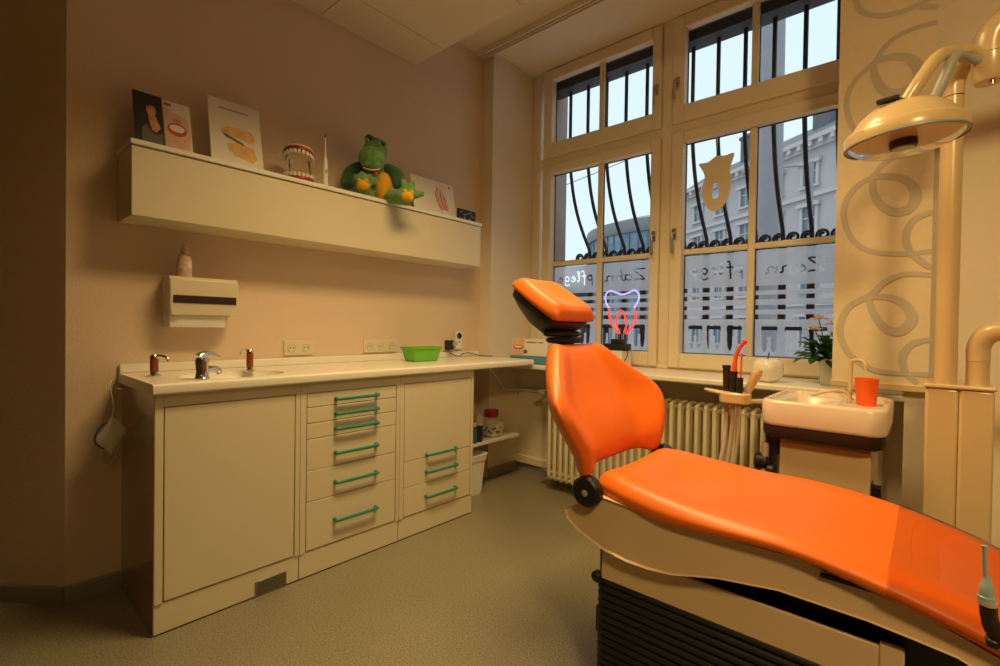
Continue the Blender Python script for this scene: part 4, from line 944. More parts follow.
MB().box(-0.318, 0.006, 2.572, 2.589, 3.060, 3.088).build('top_carrier', 'ceil', bl, bev=0.002)

# ------------------------------------------------------------------ spittoon unit
sp = thing('spittoon_unit', 'dental spittoon unit with white bowl, dark band and cream cabinet by the radiator', 'spittoon', (-0.27, 2.2, 0))
ccx, ccy, hx_, hy_ = -0.277, 2.180, 0.184, 0.215
def sring(s, z, rr_=0.055): return rrect(ccx, ccy, hx_ + s, hy_ + s, rr_, z, 8)
b = MB(); rows = [sring(-0.006, 0.778, .05), sring(-0.001, 0.782), sring(0, 0.790), sring(0.002, 0.860), sring(-0.003, 0.868), sring(-0.010, 0.871), sring(-0.018, 0.868)]
# inner deck with bowl: bowl centre left-front of deck
n_r = len(rows[0]); bwx, bwy, ba, bb = -0.335, 2.165, 0.110, 0.150
ang = [atan2(p[1] - bwy, p[0] - bwx) for p in rows[-1]]
inner = [[p for p in rows[-1]]]
rows.append([(p[0] * .985 + ccx * .015, p[1] * .985 + ccy * .015, 0.857) for p in rows[-1]])
for s, z in ((1.0, 0.857), (0.97, 0.853), (0.92, 0.84), (0.84, 0.822), (0.7, 0.802), (0.5, 0.788), (0.25, 0.782), (0.08, 0.781)):
    rows.append([(bwx + ba * s * cos(a), bwy + bb * s * sin(a), z) for a in ang])
b.grid(rows, cu=True, cap=True); b.build('basin', 'spit', sp, ang=50)
MB().grid([sring(-0.024, 0.728, .04), sring(-0.008, 0.736), sring(-0.003, 0.750), sring(-0.003, 0.777)], cu=True, cap=True).build('dark_band', 'brown', sp, label='dark brown band under the basin')
MB().box(-0.405, -0.135, 2.03, 2.36, 0.0, 0.730).build('cabinet_body', 'unit', sp, bev=0.012, seg=3)
MB().box(-0.403, -0.137, 2.0235, 2.030, 0.05, 0.716).build('front_panel', 'unit', sp, bev=0.003)
b = MB(); b.box(-0.132, -0.108, 2.05, 2.09, 0.43, 0.60); b.box(-0.135, -0.132, 2.04, 2.10, 0.42, 0.61); b.build('side_switch_box', 'black', sp, bev=0.004, label='black switch box')
# suction hose holder at left under the basin
b = MB(); b.box(-0.452, -0.408, 2.03, 2.10, 0.66, 0.735); b.lathe([(0.030, -0.02), (0.034, -0.015), (0.034, 0.02), (0.028, 0.026)], (-0.465, 2.035, 0.625), 20, axis='x'); b.lathe([(0.022, -0.012), (0.024, 0.012)], (-0.43, 2.02, 0.60), 20, axis='x')
b.box(-0.45, -0.42, 2.03, 2.08, 0.56, 0.67); b.build('suction_holder', 'black', sp, bev=0.003, label='black suction hose holder')
b = MB(); b.tube(smoothp([(-0.452, 2.03, 0.70), (-0.452, 2.02, 0.60), (-0.458, 2.0, 0.45), (-0.45, 1.98, 0.25), (-0.44, 2.0, 0.04)], 5), 0.013, 12); b.build('suction_hose', 'hose', sp)
b = MB(); b.tube(smoothp([(-0.425, 2.03, 0.58), (-0.428, 2.02, 0.45), (-0.425, 2.0, 0.25), (-0.42, 2.0, 0.04)], 5), 0.006, 10); b.build('suction_hose', 'greym', sp)
# water spouts
b = MB(); p = smoothp([(-0.222, 2.30, 0.858), (-0.222, 2.30, 0.99), (-0.217, 2.298, 1.008), (-0.200, 2.290, 1.014), (-0.182, 2.28, 1.010), (-0.174, 2.275, 0.998), (-0.173, 2.274, 0.978)], 5)
b.tube(p, 0.0075, 12); b.lathe([(0.013, 0), (0.012, 0.006), (0.008, 0.010)], (-0.222, 2.30, 0.857), 16); b.build('cup_filler', 'unit', sp)
b = MB(); p = smoothp([(-0.215, 2.205, 0.858), (-0.217, 2.205, 0.885), (-0.235, 2.200, 0.900), (-0.275, 2.185, 0.898), (-0.330, 2.165, 0.878)], 5)
b.tube(p, 0.0065, 12); b.build('bowl_spout', 'unit', sp)
MB().lathe([(0.024, 0), (0.024, 0.003), (0.010, 0.005), (0.008, 0.002)], (bwx, bwy, 0.7812), 20).build('bowl_drain', 'steel', sp)
cu = thing('plastic_cup', 'orange plastic cup standing on the rim of the spittoon', 'cup', (-0.163, 2.20, 0.857))
MB().lathe([(0.027, 0.0), (0.0285, 0.0), (0.0295, 0.003), (0.0365, 0.093), (0.0372, 0.097), (0.0360, 0.097), (0.0265, 0.005), (0.001, 0.004)], (-0.163, 2.18, 0.8572), 36).build('cup_body', 'cup', cu)

# assistant's instrument holder with three handpieces
ih = thing('instrument_holder', 'cream swivel holder with hanging hoses in front of the radiator', 'instrument holder', (-0.53, 2.0, 0))
hc_ = Vector((-0.545, 1.985, 0.868))
b = MB(); outl = smoothp([(-0.065, .01, 0), (-0.045, -.035, 0), (0.0, -.045, 0), (0.040, -.04, 0), (0.052, -0.01, 0), (0.04, 0.03, 0), (-0.02, 0.035, 0), (-0.055, 0.03, 0)], 4, True)
b.prism([hc_ + Vector((p.x, p.y, -0.026)) for p in outl], (0, 0, 0.042)); b.build('tray', 'unit', ih, bev=0.006)
b = MB(); b.prism([hc_ + Vector(v) for v in ((-0.04, 0.02, 0.0), (-0.085, 0.035, 0.004), (-0.125, 0.03, 0.008), (-0.125, 0.012, 0.008), (-0.09, 0.0, 0.004), (-0.05, -0.01, 0.0))], (0, 0, 0.012)); b.build('handle_wing', 'unit', ih, bev=0.004)
p = smoothp([tuple(hc_ + Vector((0.03, 0.01, -0.02))), (-0.50, 2.06, 0.845), (-0.47, 2.16, 0.835), (-0.43, 2.24, 0.80), (-0.41, 2.28, 0.745)], 6)
MB().tube(p, 0.010, 10).build('swivel_arm', 'unit', ih)
def tool(dx, dy, tilt, segs_, nm, lab, cat):
    t = thing(nm, lab, cat, tuple(hc_ + Vector((dx, dy, 0.016))))
    d = Vector((sin(tilt), 0, cos(tilt))); o = hc_ + Vector((dx, dy, 0.0165))
    for name, mt_, a, b_, r0, r1 in segs_:
        pth = [o + d * (a + (b_ - a) * k / 4) for k in range(5)]
        MB().tube(pth, [r0 + (r1 - r0) * k / 4 for k in range(5)], 14).build(name, mt_, t, bev=0.0012)
    return t, o, d
tool(-0.040, 0.015, radians(-1), [('grip', 'brown', 0, 0.088, 0.013, 0.014), ('tip', 'black', 0.088, 0.100, 0.0165, 0.015)], 'suction_handpiece', 'dark brown suction handpiece, left of the three in the holder', 'handpiece')
t, o, d = tool(-0.012, -0.005, radians(3), [('grip', 'black', 0, 0.080, 0.013, 0.0125), ('sleeve', 'redtip', 0.078, 0.112, 0.010, 0.0085)], 'suction_tube', 'black handpiece with a curved orange-red suction tip', 'handpiece')
q = o + d * 0.108; MB().tube(smoothp([tuple(q), tuple(q + Vector((0.004, 0, 0.03))), tuple(q + Vector((0.012, 0, 0.055))), tuple(q + Vector((0.036, 0, 0.090)))], 5), [0.0075] * 14 + [0.0095, 0.0095], 10).build('tip', 'redtip', t, label='curved orange-red tip')
t, o, d = tool(0.016, -0.018, radians(2), [('grip', 'black', 0, 0.058, 0.0115, 0.010)], 'saliva_ejector', 'short black handpiece with a thin orange tube', 'handpiece')
MB().tube([tuple(o + d * 0.056), tuple(o + d * 0.09), tuple(o + d * 0.140)], [0.0038, 0.0034, 0.0034], 8).build('tip', 'redtip', t)
MB().tube([tuple(o + d * 0.136), tuple(o + d * 0.150)], 0.0045, 8).build('tip_cap', 'redtip', t)
tool(0.034, 0.012, radians(24), [('grip', 'unit', 0, 0.085, 0.013, 0.018), ('head', 'unit', 0.085, 0.100, 0.017, 0.013)], 'cream_handpiece', 'cream handpiece leaning right in the holder', 'handpiece')
for i, (dx, dy, ex) in enumerate(((-0.040, 0.015, -0.10), (-0.012, -0.005, -0.06), (0.016, -0.018, -0.02))):
    o = hc_ + Vector((dx, dy, -0.0262))
    p = smoothp([tuple(o), tuple(o + Vector((0.0, 0, -0.10))), (hc_.x + dx * .5 + ex * .3, 1.97, 0.60), (hc_.x + ex, 1.96, 0.42), (hc_.x + ex * .8 - .02, 1.98, 0.22), (hc_.x + .05, 2.03, 0.06), (-0.41, 2.10, 0.05)], 6)
    MB().tube(p, [0.009, 0.0085, 0.006][i], 10).build('hose', 'hose', ih)

# ------------------------------------------------------------------ equipment column
ec = thing('equipment_column', 'cream equipment column of the dental unit at the right edge of the room', 'equipment column', (0.075, 2.15, 0))
b = MB(); b.box(-0.004, 0.074, 2.052, 2.30, 0.0, 0.948); b.build('left_housing', 'unit', ec, bev=0.008, seg=3)
b = MB(); b.box(0.0745, 0.153, 2.052, 2.30, 0.0, 0.948); b.build('right_housing', 'unit', ec, bev=0.008, seg=3)
b = MB(); b.box(-0.008, 0.157, 2.046, 2.305, 0.948, 0.961); b.build('top_cover', 'unit', ec, bev=0.005, seg=3)
p = smoothp([(0.117, 2.11, 0.951), (0.117, 2.11, 1.04), (0.119, 2.108, 1.085), (0.137, 2.10, 1.118), (0.18, 2.09, 1.132), (0.30, 2.05, 1.132), (0.48, 1.98, 1.13)], 6)
b = MB(); b.tube([(0.117, 2.11, 0.951), (0.117, 2.11, 1.035)], 0.0275, 24); b.build('arm_socket', 'unit', ec)
b = MB(); b.tube([(0.117, 2.11, 1.036)] + [q for q in p if q.z > 1.04], 0.0285, 24); b.build('tray_arm', 'unit', ec, label='curved tray arm')
# ------------------------------------------------------------------ operating lamp
ol = thing('operating_lamp', 'cream dental operating lamp with oval dish on a tall column', 'dental lamp', (0.050, 1.99, 0.951))
LX, LY = 0.0435, 1.99
b = MB(); b.tube([(LX, LY + .10, 0.951), (LX, LY + .10, 1.863)], 0.0275, 28); b.build('column', 'unit', ol)
b = MB(); p = smoothp([(LX, LY + .10, 1.866), (LX, LY + .10, 1.90), (LX + 0.012, LY + 0.095, 1.945), (LX + 0.045, LY + 0.08, 1.985)], 4); b.tube(p, 0.0275, 24); b.build('column_neck', 'unit', ol)
EX, EY = 0.122, 2.05
b = MB(); b.lathe([(0.010, 1.868), (0.034, 1.872), (0.041, 1.885), (0.042, 1.950)], (EX, EY, 0), 28); b.build('joint_housing', 'unit', ol)
b = MB(); p = smoothp([(EX, EY, 1.952), (EX, EY, 1.985), (EX + 0.010, EY, 2.018), (EX + 0.038, EY, 2.044), (EX + 0.09, EY - .01, 2.058), (EX + 0.45, EY - .05, 2.10)], 6); b.tube(p, 0.041, 24); b.build('spring_arm', 'unit', ol)
MB().lathe([(0.006, 1.858), (0.006, 1.870)], (EX + 0.005, EY - 0.02, 0), 10).build('stop_pin', 'steel', ol)
# lamp head
hc2 = Vector((-0.064, 1.83, 1.680)); ti = radians(3)
HR = Matrix.Rotation(-ti, 3, 'Y') @ Matrix.Rotation(radians(0), 3, 'X')
def HL(x, y, z): return hc2 + HR @ Vector((x, y, z))
def hl_lathe(prof, sx=1.0, sy=1.0, n=48, cx=0, cy=0):
    return MB().grid([[HL(cx + r * cos(2 * pi * k / n) * sx, cy + r * sin(2 * pi * k / n) * sy, z) for k in range(n)] for r, z in prof], cu=True, cap=True)
hl_lathe([(0.134, 0.014), (0.126, 0.040), (0.108, 0.070), (0.080, 0.094), (0.045, 0.107), (0.012, 0.110)], 1.0, .9).build('dome', 'unit', ol)
hl_lathe([(0.130, -0.004), (0.139, -0.005), (0.143, 0.000), (0.143, 0.026), (0.137, 0.034), (0.128, 0.036)], 1.0, .9).build('rim', 'unit', ol, bev=0.001)
b = MB(); n = 48
b.grid([[HL(r * cos(2 * pi * k / n), r * sin(2 * pi * k / n) * .9, z) for k in range(n)] for r, z in ((0.141, -0.008), (0.1445, -0.005), (0.1440, -0.001), (0.141, 0.000), (0.134, -0.006))], cu=True, cv=False); b.build('trim_ring', 'greytrim', ol)
b = MB(); b.grid([[HL(r * cos(2 * pi * k / n), r * sin(2 * pi * k / n) * .9, z) for k in range(n)] for r, z in ((0.133, 0.003), (0.120, 0.030), (0.09, 0.054), (0.05, 0.068), (0.002, 0.072))], cu=True); b.build('reflector', mat('reflector_gold', (0.62, 0.50, 0.34), 0.45, 0.5), ol)
b = MB(); b.grid([[HL(r * cos(2 * pi * k / n), r * sin(2 * pi * k / n) * .9, z) for k in range(n)] for r, z in ((0.134, -0.005), (0.112, -0.022), (0.07, -0.035), (0.03, -0.040), (0.001, -0.041))], cu=True); b.build('lens_cover', 'clear', ol)
hl_lathe([(0.033, 0.066), (0.033, -0.014), (0.032, -0.024), (0.026, -0.026)], 1, 1, 32, -0.002, -0.01).build('bulb_shield', 'brown', ol)
hl_lathe([(0.026, -0.0255), (0.024, -0.0285), (0.004, -0.029)], 1, 1, 28, -0.002, -0.01).build('shield_cap', 'steel', ol)
b = MB(); b.obox(HL(-0.03, -0.066, 0.104), HR @ X, HR @ Y, HR @ Z, 0.026, 0.011, 0.006); b.build('vent_slot', 'black', ol, bev=0.003)
for k, (ya, mt_, r) in enumerate(((-0.055, 'unit', 0.0175), (0.02, 'greym', 0.014))):
    p = smoothp([tuple(HL(0.010 + .055 * k, ya, 0.092)), tuple(HL(0.045 + .045 * k, ya * .8, 0.150)), tuple(HL(0.085 + .03 * k, ya * .5 + .03, 0.215)), (EX - 0.055, EY - 0.055, 1.960 - .02 * k), (EX - 0.01, EY - 0.02, 1.945 - .015 * k)], 5)
    MB().tube(p, r, 14).build('fork_arm', mt_, ol, label='grey fork arm' if k else 'cream fork arm')

# ------------------------------------------------------------------ dental chair (long axis along X, middle at y = 1.46)
YC = 1.46
dchair = thing('dental_chair', 'orange upholstered dental chair with beige shell and black bellows base', 'dental chair', (-0.3, YC, 0))
# -- seat cushion
ZE = [(-0.72, 0.690), (-0.70, 0.703), (-0.66, 0.703), (-0.58, 0.694), (-0.49, 0.684), (-0.405, 0.677), (-0.31, 0.676), (-0.24, 0.676), (-0.12, 0.665), (-0.017, 0.645), (0.104, 0.609), (0.25, 0.545), (0.42, 0.455), (0.60, 0.35), (0.66, 0.32)]
ZBt = [(-0.70, 0.645), (-0.66, 0.634), (-0.48, 0.618), (-0.395, 0.626), (-0.30, 0.634), (-0.23, 0.636), (-0.18, 0.632), (-0.109, 0.616), (-0.016, 0.597), (0.103, 0.562), (0.25, 0.495), (0.42, 0.405), (0.60, 0.30), (0.66, 0.285)]
HW = [(-0.722, 0.205), (-0.712, 0.222), (-0.68, 0.240), (-0.60, 0.260), (-0.50, 0.272), (-0.30, 0.280), (0.0, 0.278), (0.3, 0.262), (0.55, 0.235), (0.63, 0.20), (0.66, 0.14)]
rows = []
xs_ = [-0.722, -0.714, -0.695, -0.65] + [-0.60 + 0.05 * k for k in range(24)] + [0.60, 0.635, 0.655, 0.662]
for i, x_ in enumerate(xs_):
    e_ = min(1, (x_ + 0.728) / 0.035); e2 = min(1, (0.668 - x_) / 0.04); ee = sqrt(max(0, 1 - (1 - min(e_, e2)) ** 2))
    zt = lerp_tab(ZE, x_); zb = lerp_tab(ZBt, x_); zm = (zt + zb) / 2; hw = lerp_tab(HW, x_); r_ = []
    dish = 0.044 * math.exp(-((x_ + 0.54) / 0.13) ** 2) + 0.014 + 0.012 * min(1, max(0, (x_ + 0.1) / .4))
    if x_ < -0.62: dish *= max(0.35, (x_ + 0.722) / 0.102)
    top = []
    for u_ in (-1.0, -0.985, -0.93, -0.86, -0.76, -0.62, -0.45, -0.22, 0, 0.22, 0.45, 0.62, 0.76, 0.86, 0.93, 0.985, 1.0):
        au = abs(u_)
        if au > 0.86: z_ = zt - (zt - zm) * ((au - 0.86) / 0.14) ** 2.2 * 1.0
        else: z_ = zt - dish * (0.5 + 0.5 * cos(pi * (au / 0.86) ** 1.35)) * 1.0 + 0.002
        top.append((x_, YC + u_ * hw, zm + (z_ - zm) * ee))
    bot = [(x_, YC + u_ * hw, zm + (zb - zm) * ee * (1 if abs(u_) < .95 else .75)) for u_ in (0.985, 0.94, 0.6, 0.0, -0.6, -0.94, -0.985)]
    rows.append(top + bot)
MB().grid(rows, cu=True, cap=True).build('seat_cushion', 'orange', dchair, sub=1, label='long orange seat and leg cushion')
# clear protective foot cover over the leg section
rows = []
for x_ in [-0.050 + 0.05 * k for k in range(13)]:
    zt = lerp_tab(ZE, x_); zb = lerp_tab(ZBt, x_); hw = lerp_tab(HW, x_); dish = 0.012 + 0.012 * min(1, max(0, (x_ + 0.1) / .4)); r_ = []
    for u_ in (-1.004, -1.006, -0.985, -0.93, -0.86, -0.62, -0.3, 0, 0.3, 0.62, 0.86, 0.93, 0.985, 1.006, 1.004):
        au = abs(u_); zm = (zt + zb) / 2
        z_ = zb + .012 if au == 1.004 else (zt - (zt - zm) * ((au - 0.86) / 0.14) ** 2 if au > .86 else zt - dish * (0.5 + 0.5 * cos(pi * (au / 0.86) ** 1.35)) + 0.002)
        r_.append((x_, YC + u_ * (hw + .002), z_ + 0.0025))
    rows.append(r_)
MB().grid(rows).build('foot_cover', 'foil', dchair, label='clear plastic foot cover')
# -- backrest: shield shaped, leaning back
bo = Vector((-0.766, YC, 0.668)); bu = Vector((-0.175, 0, 0.368)).normalized(); bnv = Vector((bu.z, 0, -bu.x)); BL = 0.435
HWB = [(0.0, 0.262), (0.04, 0.268), (0.10, 0.305), (0.15, 0.338), (0.19, 0.350), (0.23, 0.345), (0.30, 0.272), (0.37, 0.200), (0.41, 0.162), (0.430, 0.145), (0.435, 0.132)]
NS, NU = 15, 21
def bpt(u, t, face):
    au = abs(u)
    sb_ = 0.030 * (1 - min(1, au / 0.80) ** 6)            # arch cut out of the lower edge
    s_ = sb_ + (BL - sb_) * t
    hw = lerp_tab(HWB, s_)
    y_ = YC + u * hw
    wing = 0.092 * max(0, (au - 0.47) / 0.53)
    edge_u = max(0, (au - 0.84) / 0.16); ev = max(0, (t - 0.90) / 0.10); ev2 = max(0, (0.10 - t) / 0.10)
    rd_ = 1 - max(edge_u, ev, ev2) ** 2.2 * 0.85
    lum = 0.018 * math.exp(-((s_ - 0.13) / 0.08) ** 2) * (1 - au)
    base_ = wing * (0.35 + 0.65 * math.exp(-((s_ - 0.17) / 0.16) ** 2)) * (1.0 if s_ > .05 else .8) * (1 - 0.6 * max(0, (s_ - .25) / .185))
    off = base_ + (0.036 * rd_ + lum if face > 0 else -0.036 * rd_)
    p = bo + bu * s_ + bnv * off; return (p.x, y_, p.z)
us_ = [-1 + 2 * k / (NU - 1) for k in range(NU)]
us_ = [(-1 if u < 0 else 1) * abs(u) ** 0.8 for u in us_]
ts = [0, .03, .07, .12, .2, .3, .4, .5, .6, .7, .8, .88, .94, .975, 1.0]
front = [[bpt(u, t, 1) for u in us_] for t in ts]; back_ = [[bpt(u, t, -1) for u in us_] for t in ts]
b = MB(); per = lambda G: G[0] + [r[-1] for r in G[1:-1]] + G[-1][::-1] + [r[0] for r in G[1:-1]][::-1]
b.grid(front); b.grid(back_); b.grid([per(front), per(back_)], cu=True)
bk = b.build('backrest', 'orange', dchair, label='shield shaped orange backrest')
bm = bmesh.new(); bm.from_mesh(bk.data); bmesh.ops.remove_doubles(bm, verts=bm.verts, dist=0.0004); bmesh.ops.recalc_face_normals(bm, faces=bm.faces); bm.to_mesh(bk.data); bm.free()
for pl in bk.data.polygons: pl.use_smooth = True
md = bk.modifiers.new('subsurf', 'SUBSURF'); md.levels = 1; md.render_levels = 1
# shell behind the backrest
def spt(u, t): 
    p = Vector(bpt(u * .8, .08 + t * .86, -1)) ; return tuple(p - bnv * (-0.012 + 0.03 * (1 - u * u)))
b = MB(); G1 = [[spt(u, t) for u in (-1, -.7, -.35, 0, .35, .7, 1)] for t in (0, .2, .4, .6, .8, 1)]; G2 = [[tuple(Vector(q) + bnv * 0.012) for q in r] for r in G1]
b.grid(G1); b.grid(G2); b.grid([per(G1), per(G2)], cu=True); b.build('back_shell', 'black', dchair)
# -- hinges
for sy, y_ in ((-1, 1.198), (1, 1.722)):
    b = MB(); b.lathe([(0.010, -0.020), (0.037, -0.020), (0.044, -0.012), (0.044, 0.012), (0.037, 0.020), (0.010, 0.021)], (-0.718, y_, 0.656), 32, axis='y')
    ho_ = b.build('hinge', 'black', dchair, bev=0.002, label='round black hinge cover')
    MB().lathe([(0.008, -0.001), (0.0095, 0.0), (0.0095, 0.002), (0.005, 0.003)], (-0.716, y_ + sy * 0.0205, 0.655), 12, axis='y').build('screw_cap', 'greym', ho_)
MB().tube([(-0.745, 1.225, 0.630), (-0.745, 1.695, 0.630)], 0.018, 16).build('hinge_bar', 'black', dchair)
# -- headrest
hb = Vector((-0.930, YC, 1.146)); ha = Vector((-1.145, YC, 1.280)); hu = (ha - hb).normalized(); hn = Vector((hu.z, 0, -hu.x)); HLn = (ha - hb).length
rows_f, rows_b = [], []
us_ = [-1, -.96, -.86, -.7, -.5, -.25, 0, .25, .5, .7, .86, .96, 1]; ts = [0, .04, .12, .25, .4, .55, .7, .82, .92, .98, 1]
def hpt(u, t, f):
    hw = 0.128 - 0.012 * t + 0.01 * sin(pi * t); hw *= (1 - 0.10 * max(0, abs(2 * t - 1) - .75) / .25)
    e_ = max(max(0, (abs(u) - .72) / .28), max(0, (abs(2 * t - 1) - .70) / .30)); k = (1 - e_ ** 2.3 * .92)
    dent = 0.020 * (1 - min(1, abs(u) / .75) ** 2) * (1 - min(1, abs(2 * t - 1) / .85) ** 2)
    off = (0.048 * k - dent) if f > 0 else -0.022 * k
    p = hb + hu * HLn * t + hn * off; return (p.x, YC + u * hw, p.z)
F1 = [[hpt(u, t, 1) for u in us_] for t in ts]; F2 = [[hpt(u, t, -1) for u in us_] for t in ts]
b = MB(); b.grid(F1); b.grid(F2); b.grid([per(F1), per(F2)], cu=True)
hd = b.build('headrest_pad', 'orange', dchair, label='orange headrest pad with a hollow')
bm = bmesh.new(); bm.from_mesh(hd.data); bmesh.ops.remove_doubles(bm, verts=bm.verts, dist=0.0004); bmesh.ops.recalc_face_normals(bm, faces=bm.faces); bm.to_mesh(hd.data); bm.free()
for pl in hd.data.polygons: pl.use_smooth = True
md = hd.modifiers.new('subsurf', 'SUBSURF'); md.levels = 1; md.render_levels = 1
b = MB(); 
rows = []
for s_, z0 in ((0.97, 0.012), (0.96, 0.034), (0.80, 0.060), (0.50, 0.094)):
    rr2 = []
    for k in range(28):
        a = 2 * pi * k / 28; cu_, su = cos(a), sin(a); sq = lambda v: (abs(v) ** 0.45) * (1 if v >= 0 else -1)
        t_ = 0.5 + 0.5 * sq(cu_) * (s_ if s_ > .9 else s_ * .95) - (1 - s_) * 0.22; p = hb + hu * HLn * t_ - hn * z0; rr2.append((p.x, YC + 0.128 * sq(su) * s_, p.z))
    rows.append(rr2)
b.grid(rows, cu=True, cap=True); b.build('headrest_shell', 'black', dchair, bev=0.002)
for i in range(3):
    c = Vector((-0.980, YC, 1.076)) + Vector((-0.012, 0, 0.022)) * i
    b = MB(); b.grid([[(c.x + 0.052 * cos(a) * r, YC + 0.092 * sin(a) * r, c.z + z_) for a in [2 * pi * k / 32 for k in range(32)]] for r, z_ in ((.86, -0.010), (1.0, -0.004), (1.0, 0.004), (.86, 0.010))], cu=True, cap=True)
    b.build('neck_bellow', 'rubber', dchair)
b = MB(); b.box(-1.000, -0.970, YC - 0.045, YC + 0.045, 0.99, 1.075); b.build('headrest_bar', 'black', dchair, bev=0.005)
# -- beige shell under the seat (profile in XZ, two tapered sides)
topc = [(-0.800, 0.583), (-0.770, 0.600), (-0.745, 0.622), (-0.70, 0.645), (-0.66, 0.645), (-0.48, 0.628), (-0.30, 0.630), (-0.20, 0.630), (-0.109, 0.612), (0.0, 0.592), (0.103, 0.556), (0.25, 0.490), (0.42, 0.400), (0.58, 0.31)]
botc = [(0.56, 0.285), (0.42, 0.350), (0.25, 0.445), (0.13, 0.500), (0.052, 0.532), (-0.012, 0.539), (-0.08, 0.545), (-0.236, 0.547), (-0.363, 0.528), (-0.474, 0.498), (-0.538, 0.490), (-0.60, 0.490), (-0.672, 0.500), (-0.755, 0.530), (-0.793, 0.556)]
pf = topc + botc; b = MB(); rows = []
for y_, sh in ((1.206, 0.012), (1.198, 0.0), (1.200, 0.0)): pass
cxp, czp = -0.25, 0.57
def shell_ring(y_, k): return [(x_ + (cxp - x_) * k * .15, y_, z_ + (czp - z_) * k) for x_, z_ in pf]
b.grid([shell_ring(1.212, .05), shell_ring(1.207, .015), shell_ring(1.205, 0), shell_ring(1.715, 0), shell_ring(1.713, .015), shell_ring(1.708, .05)], cu=True, cap=False)
b.add(shell_ring(1.212, .05), [list(range(len(pf)))]); b.add(shell_ring(1.708, .05), [list(range(len(pf)))])
b.build('seat_shell', 'shell', dchair, ang=30, label='beige shell under the seat')
MB().box(-0.16, -0.06, 1.203, 1.212, 0.606, 0.613).build('shell_slot', 'black', dchair)
# -- lift frame: beige side plates, dark inside
b = MB(); b.box(-0.700, -0.030, 1.242, 1.252, 0.398, 0.486); b.box(-0.700, -0.690, 1.242, 1.68, 0.398, 0.486); b.box(-0.700, -0.030, 1.668, 1.678, 0.398, 0.486)
b.build('base_cover', 'shell', dchair, bev=0.003, label='beige cover band above the bellows')
b = MB(); b.box(-0.062, -0.022, 1.238, 1.256, 0.396, 0.494); b.build('base_cover_end', 'shell', dchair, bev=0.004)
b = MB(); b.box(-0.66, -0.05, 1.27, 1.65, 0.40, 0.462); b.box(-0.46, 0.02, 1.29, 1.63, 0.455, 0.545)
b.prism([(-0.05, 1.27, 0.43), (0.20, 1.27, 0.40), (0.20, 1.27, 0.45), (-0.05, 1.27, 0.54)], (0, 0.36, 0)); b.build('lift_arm', 'black', dchair, bev=0.004)
# -- bellows
def bring(s, z): return rrect(-0.372, YC, 0.338 + s, 0.214 + s, 0.03, z, 4)
rows = []; z_ = 0.400; k = 0
while z_ > 0.05:
    rows.append(bring(0.0, z_)); rows.append(bring(0.006, z_ - 0.006)); rows.append(bring(0.006, z_ - 0.012)); rows.append(bring(0.0, z_ - 0.018)); rows.append(bring(-0.008, z_ - 0.0195)); z_ -= 0.0215
b = MB(); b.grid(rows, cu=True, cap=True); b.build('bellows', 'rubber', dchair, ang=60, label='black pleated rubber bellows')
b = MB(); b.grid([rrect(-0.33, YC, 0.44, 0.27, 0.05, 0.0005), rrect(-0.33, YC, 0.44, 0.27, 0.05, 0.035), rrect(-0.33, YC, 0.42, 0.25, 0.04, 0.048)], cu=True, cap=True); b.build('floor_plate', 'black', dchair)
MB().lathe([(0.012, -0.012), (0.016, -0.008), (0.016, 0.008), (0.012, 0.012)], (-0.712, 1.25, 0.395), 16, axis='y').build('side_roller', 'black', dchair)
b = MB(); b.box(-0.745, -0.705, 1.30, 1.36, 0.195, 0.275); b.build('side_switch', 'brown', dchair, bev=0.005, label='dark switch on the bellows side')

# ------------------------------------------------------------------ syringe on its tray holder at the right edge
sy = thing('air_water_syringe', 'brown air-water syringe with pale blue nozzle at the right edge', 'syringe', (0.062, 0.86, 0.73))
o = Vector((0.0600, 0.86, 0.786))
def SPX(dx, dz): return (o.x + dx, o.y, o.z + dz)
MB().tube(smoothp([SPX(-0.002, 0.068), SPX(-0.001, 0.045), SPX(0.0, 0.024)], 4), [0.0030] + [0.0024] * 8, 10).build('nozzle', 'syr', sy, label='pale blue nozzle')
MB().lathe([(0.0030, 0.030), (0.0052, 0.020), (0.0072, 0.017), (0.0072, 0.006), (0.0084, 0.005), (0.0084, 0.0)], (o.x + 0.001, o.y, o.z), 20).build('collar', 'syr', sy)
MB().lathe([(0.0092, 0.0), (0.0094, -0.005), (0.0085, -0.006)], (o.x + 0.002, o.y, o.z), 20).build('ring', 'hose', sy)
b = MB(); b.tube(smoothp([SPX(0.003, -0.006), SPX(0.005, -0.024), SPX(0.014, -0.042), SPX(0.034, -0.054), SPX(0.060, -0.058)], 5), [0.0086] * 6 + [0.0098] * 8 + [0.011] * 7, 16); b.build('grip', 'brown', sy)
MB().box(o.x + 0.001, o.x + 0.014, o.y - 0.010, o.y + 0.010, o.z - 0.055, o.z - 0.044).build('trigger', 'black', sy, bev=0.004)
th_ = thing('instrument_tray', 'cream instrument tray of the dental unit just past the right edge', 'instrument tray', (0.30, 0.9, 0.67))
MB().box(0.112, 0.46, 0.80, 1.02, 0.672, 0.715).build('tray_body', 'unit', th_, bev=0.012, seg=3)
MB().tube(smoothp([(0.36, 0.98, 0.71), (0.42, 1.02, 0.86), (0.47, 1.4, 1.02), (0.49, 1.80, 1.10), (0.484, 1.975, 1.13)], 6), 0.022, 14).build('support_arm', 'unit', th_)

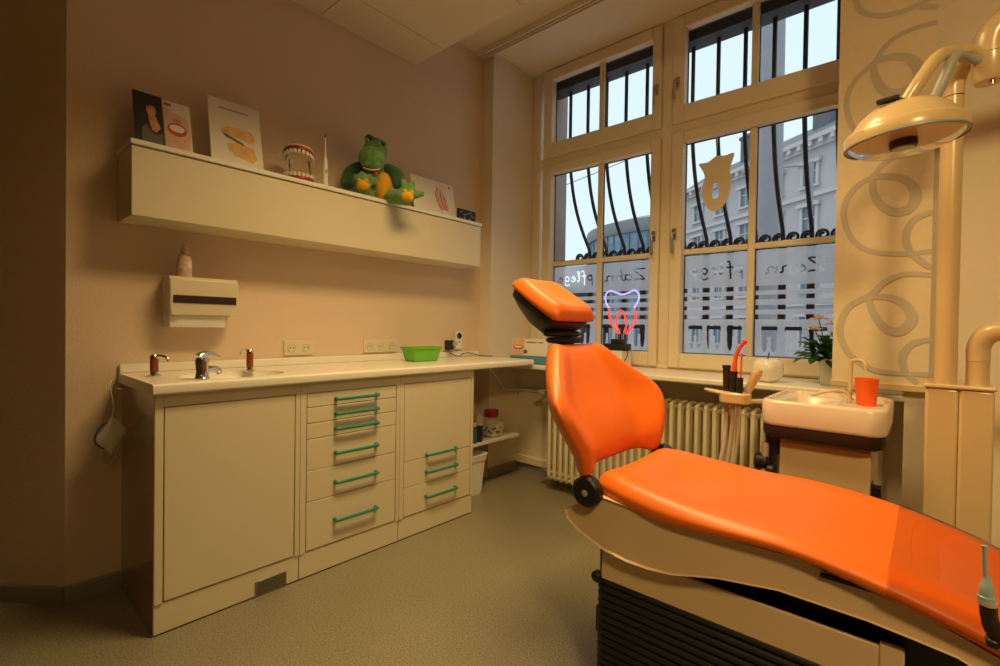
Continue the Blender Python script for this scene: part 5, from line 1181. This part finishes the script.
# ------------------------------------------------------------------ light
def area(name, loc, size, power, col, rot=(0, 0, 0), sy_=None, spread=pi):
    l = bpy.data.lights.new(name, 'AREA'); l.energy = power; l.color = col; l.size = size; l.spread = spread
    if sy_: l.shape = 'RECTANGLE'; l.size_y = sy_
    o = bpy.data.objects.new(name, l); COL.objects.link(o); o.location = loc; o.rotation_euler = rot; return o
WARM = (1.0, 0.69, 0.29)
area('ceiling_light', (-1.05, 1.35, 2.79), 0.42, 31, WARM, sy_=0.85, spread=radians(128))
area('fill_light', (0.85, -0.30, 2.70), 0.35, 21, WARM, rot=(radians(50), 0, radians(8)), sy_=0.35, spread=radians(118))  # added fill, tilted in from behind the camera; no fixture there
# world: pale dusk sky
wd = bpy.data.worlds.new('dusk_sky'); SC.world = wd; wd.use_nodes = True; nt = wd.node_tree
bg = nt.nodes['Background']; tc = nt.nodes.new('ShaderNodeTexCoord'); sp_ = nt.nodes.new('ShaderNodeSeparateXYZ'); rp = nt.nodes.new('ShaderNodeValToRGB')
rp.color_ramp.elements[0].position = 0.0; rp.color_ramp.elements[0].color = (0.76, 0.93, 1.0, 1)
rp.color_ramp.elements[1].position = 0.5; rp.color_ramp.elements[1].color = (0.72, 0.91, 1.0, 1); e3 = rp.color_ramp.elements.new(0.95); e3.color = (1.0, 1.0, 1.0, 1); mth = nt.nodes.new('ShaderNodeMapRange'); mth.inputs[1].default_value = 0.55; mth.inputs[2].default_value = 0.95; mth.inputs[3].default_value = 1.08; mth.inputs[4].default_value = 2.6; nt.links.new(sp_.outputs['Z'], mth.inputs[0]); nt.links.new(mth.outputs[0], bg.inputs[1])
nt.links.new(tc.outputs['Generated'], sp_.inputs[0]); nt.links.new(sp_.outputs['Z'], rp.inputs[0]); nt.links.new(rp.outputs[0], bg.inputs[0]); bg.inputs[1].default_value = 1.1

# ------------------------------------------------------------------ camera
F_, yaw, pit, rol = 483.7, 0.7247, -0.01272, 0.01516
f = Vector((-sin(yaw) * cos(pit), cos(yaw) * cos(pit), sin(pit))); r = Vector((cos(yaw), sin(yaw), 0)); u = r.cross(f)
r2 = r * cos(rol) + u * sin(rol); u2 = -r * sin(rol) + u * cos(rol)
cam = bpy.data.cameras.new('camera'); co = bpy.data.objects.new('camera', cam); COL.objects.link(co)
cam.sensor_width = 36; cam.lens = F_ * 36 / 1000; cam.clip_start = 0.02; cam.clip_end = 400
mw = Matrix((r2, u2, -f)).transposed().to_4x4(); mw.translation = (0, 0, 1.12); co.matrix_world = mw
SC.camera = co
vs = SC.view_settings; vs.view_transform = 'Standard'; vs.look = 'None'; vs.gamma = 1; vs.exposure = 0.0; vs.use_curve_mapping = False
SC.cycles.use_denoising = True; SC.cycles.max_bounces = 10; SC.cycles.diffuse_bounces = 5; SC.cycles.transparent_max_bounces = 16
SC.cycles.sample_clamp_indirect = 4
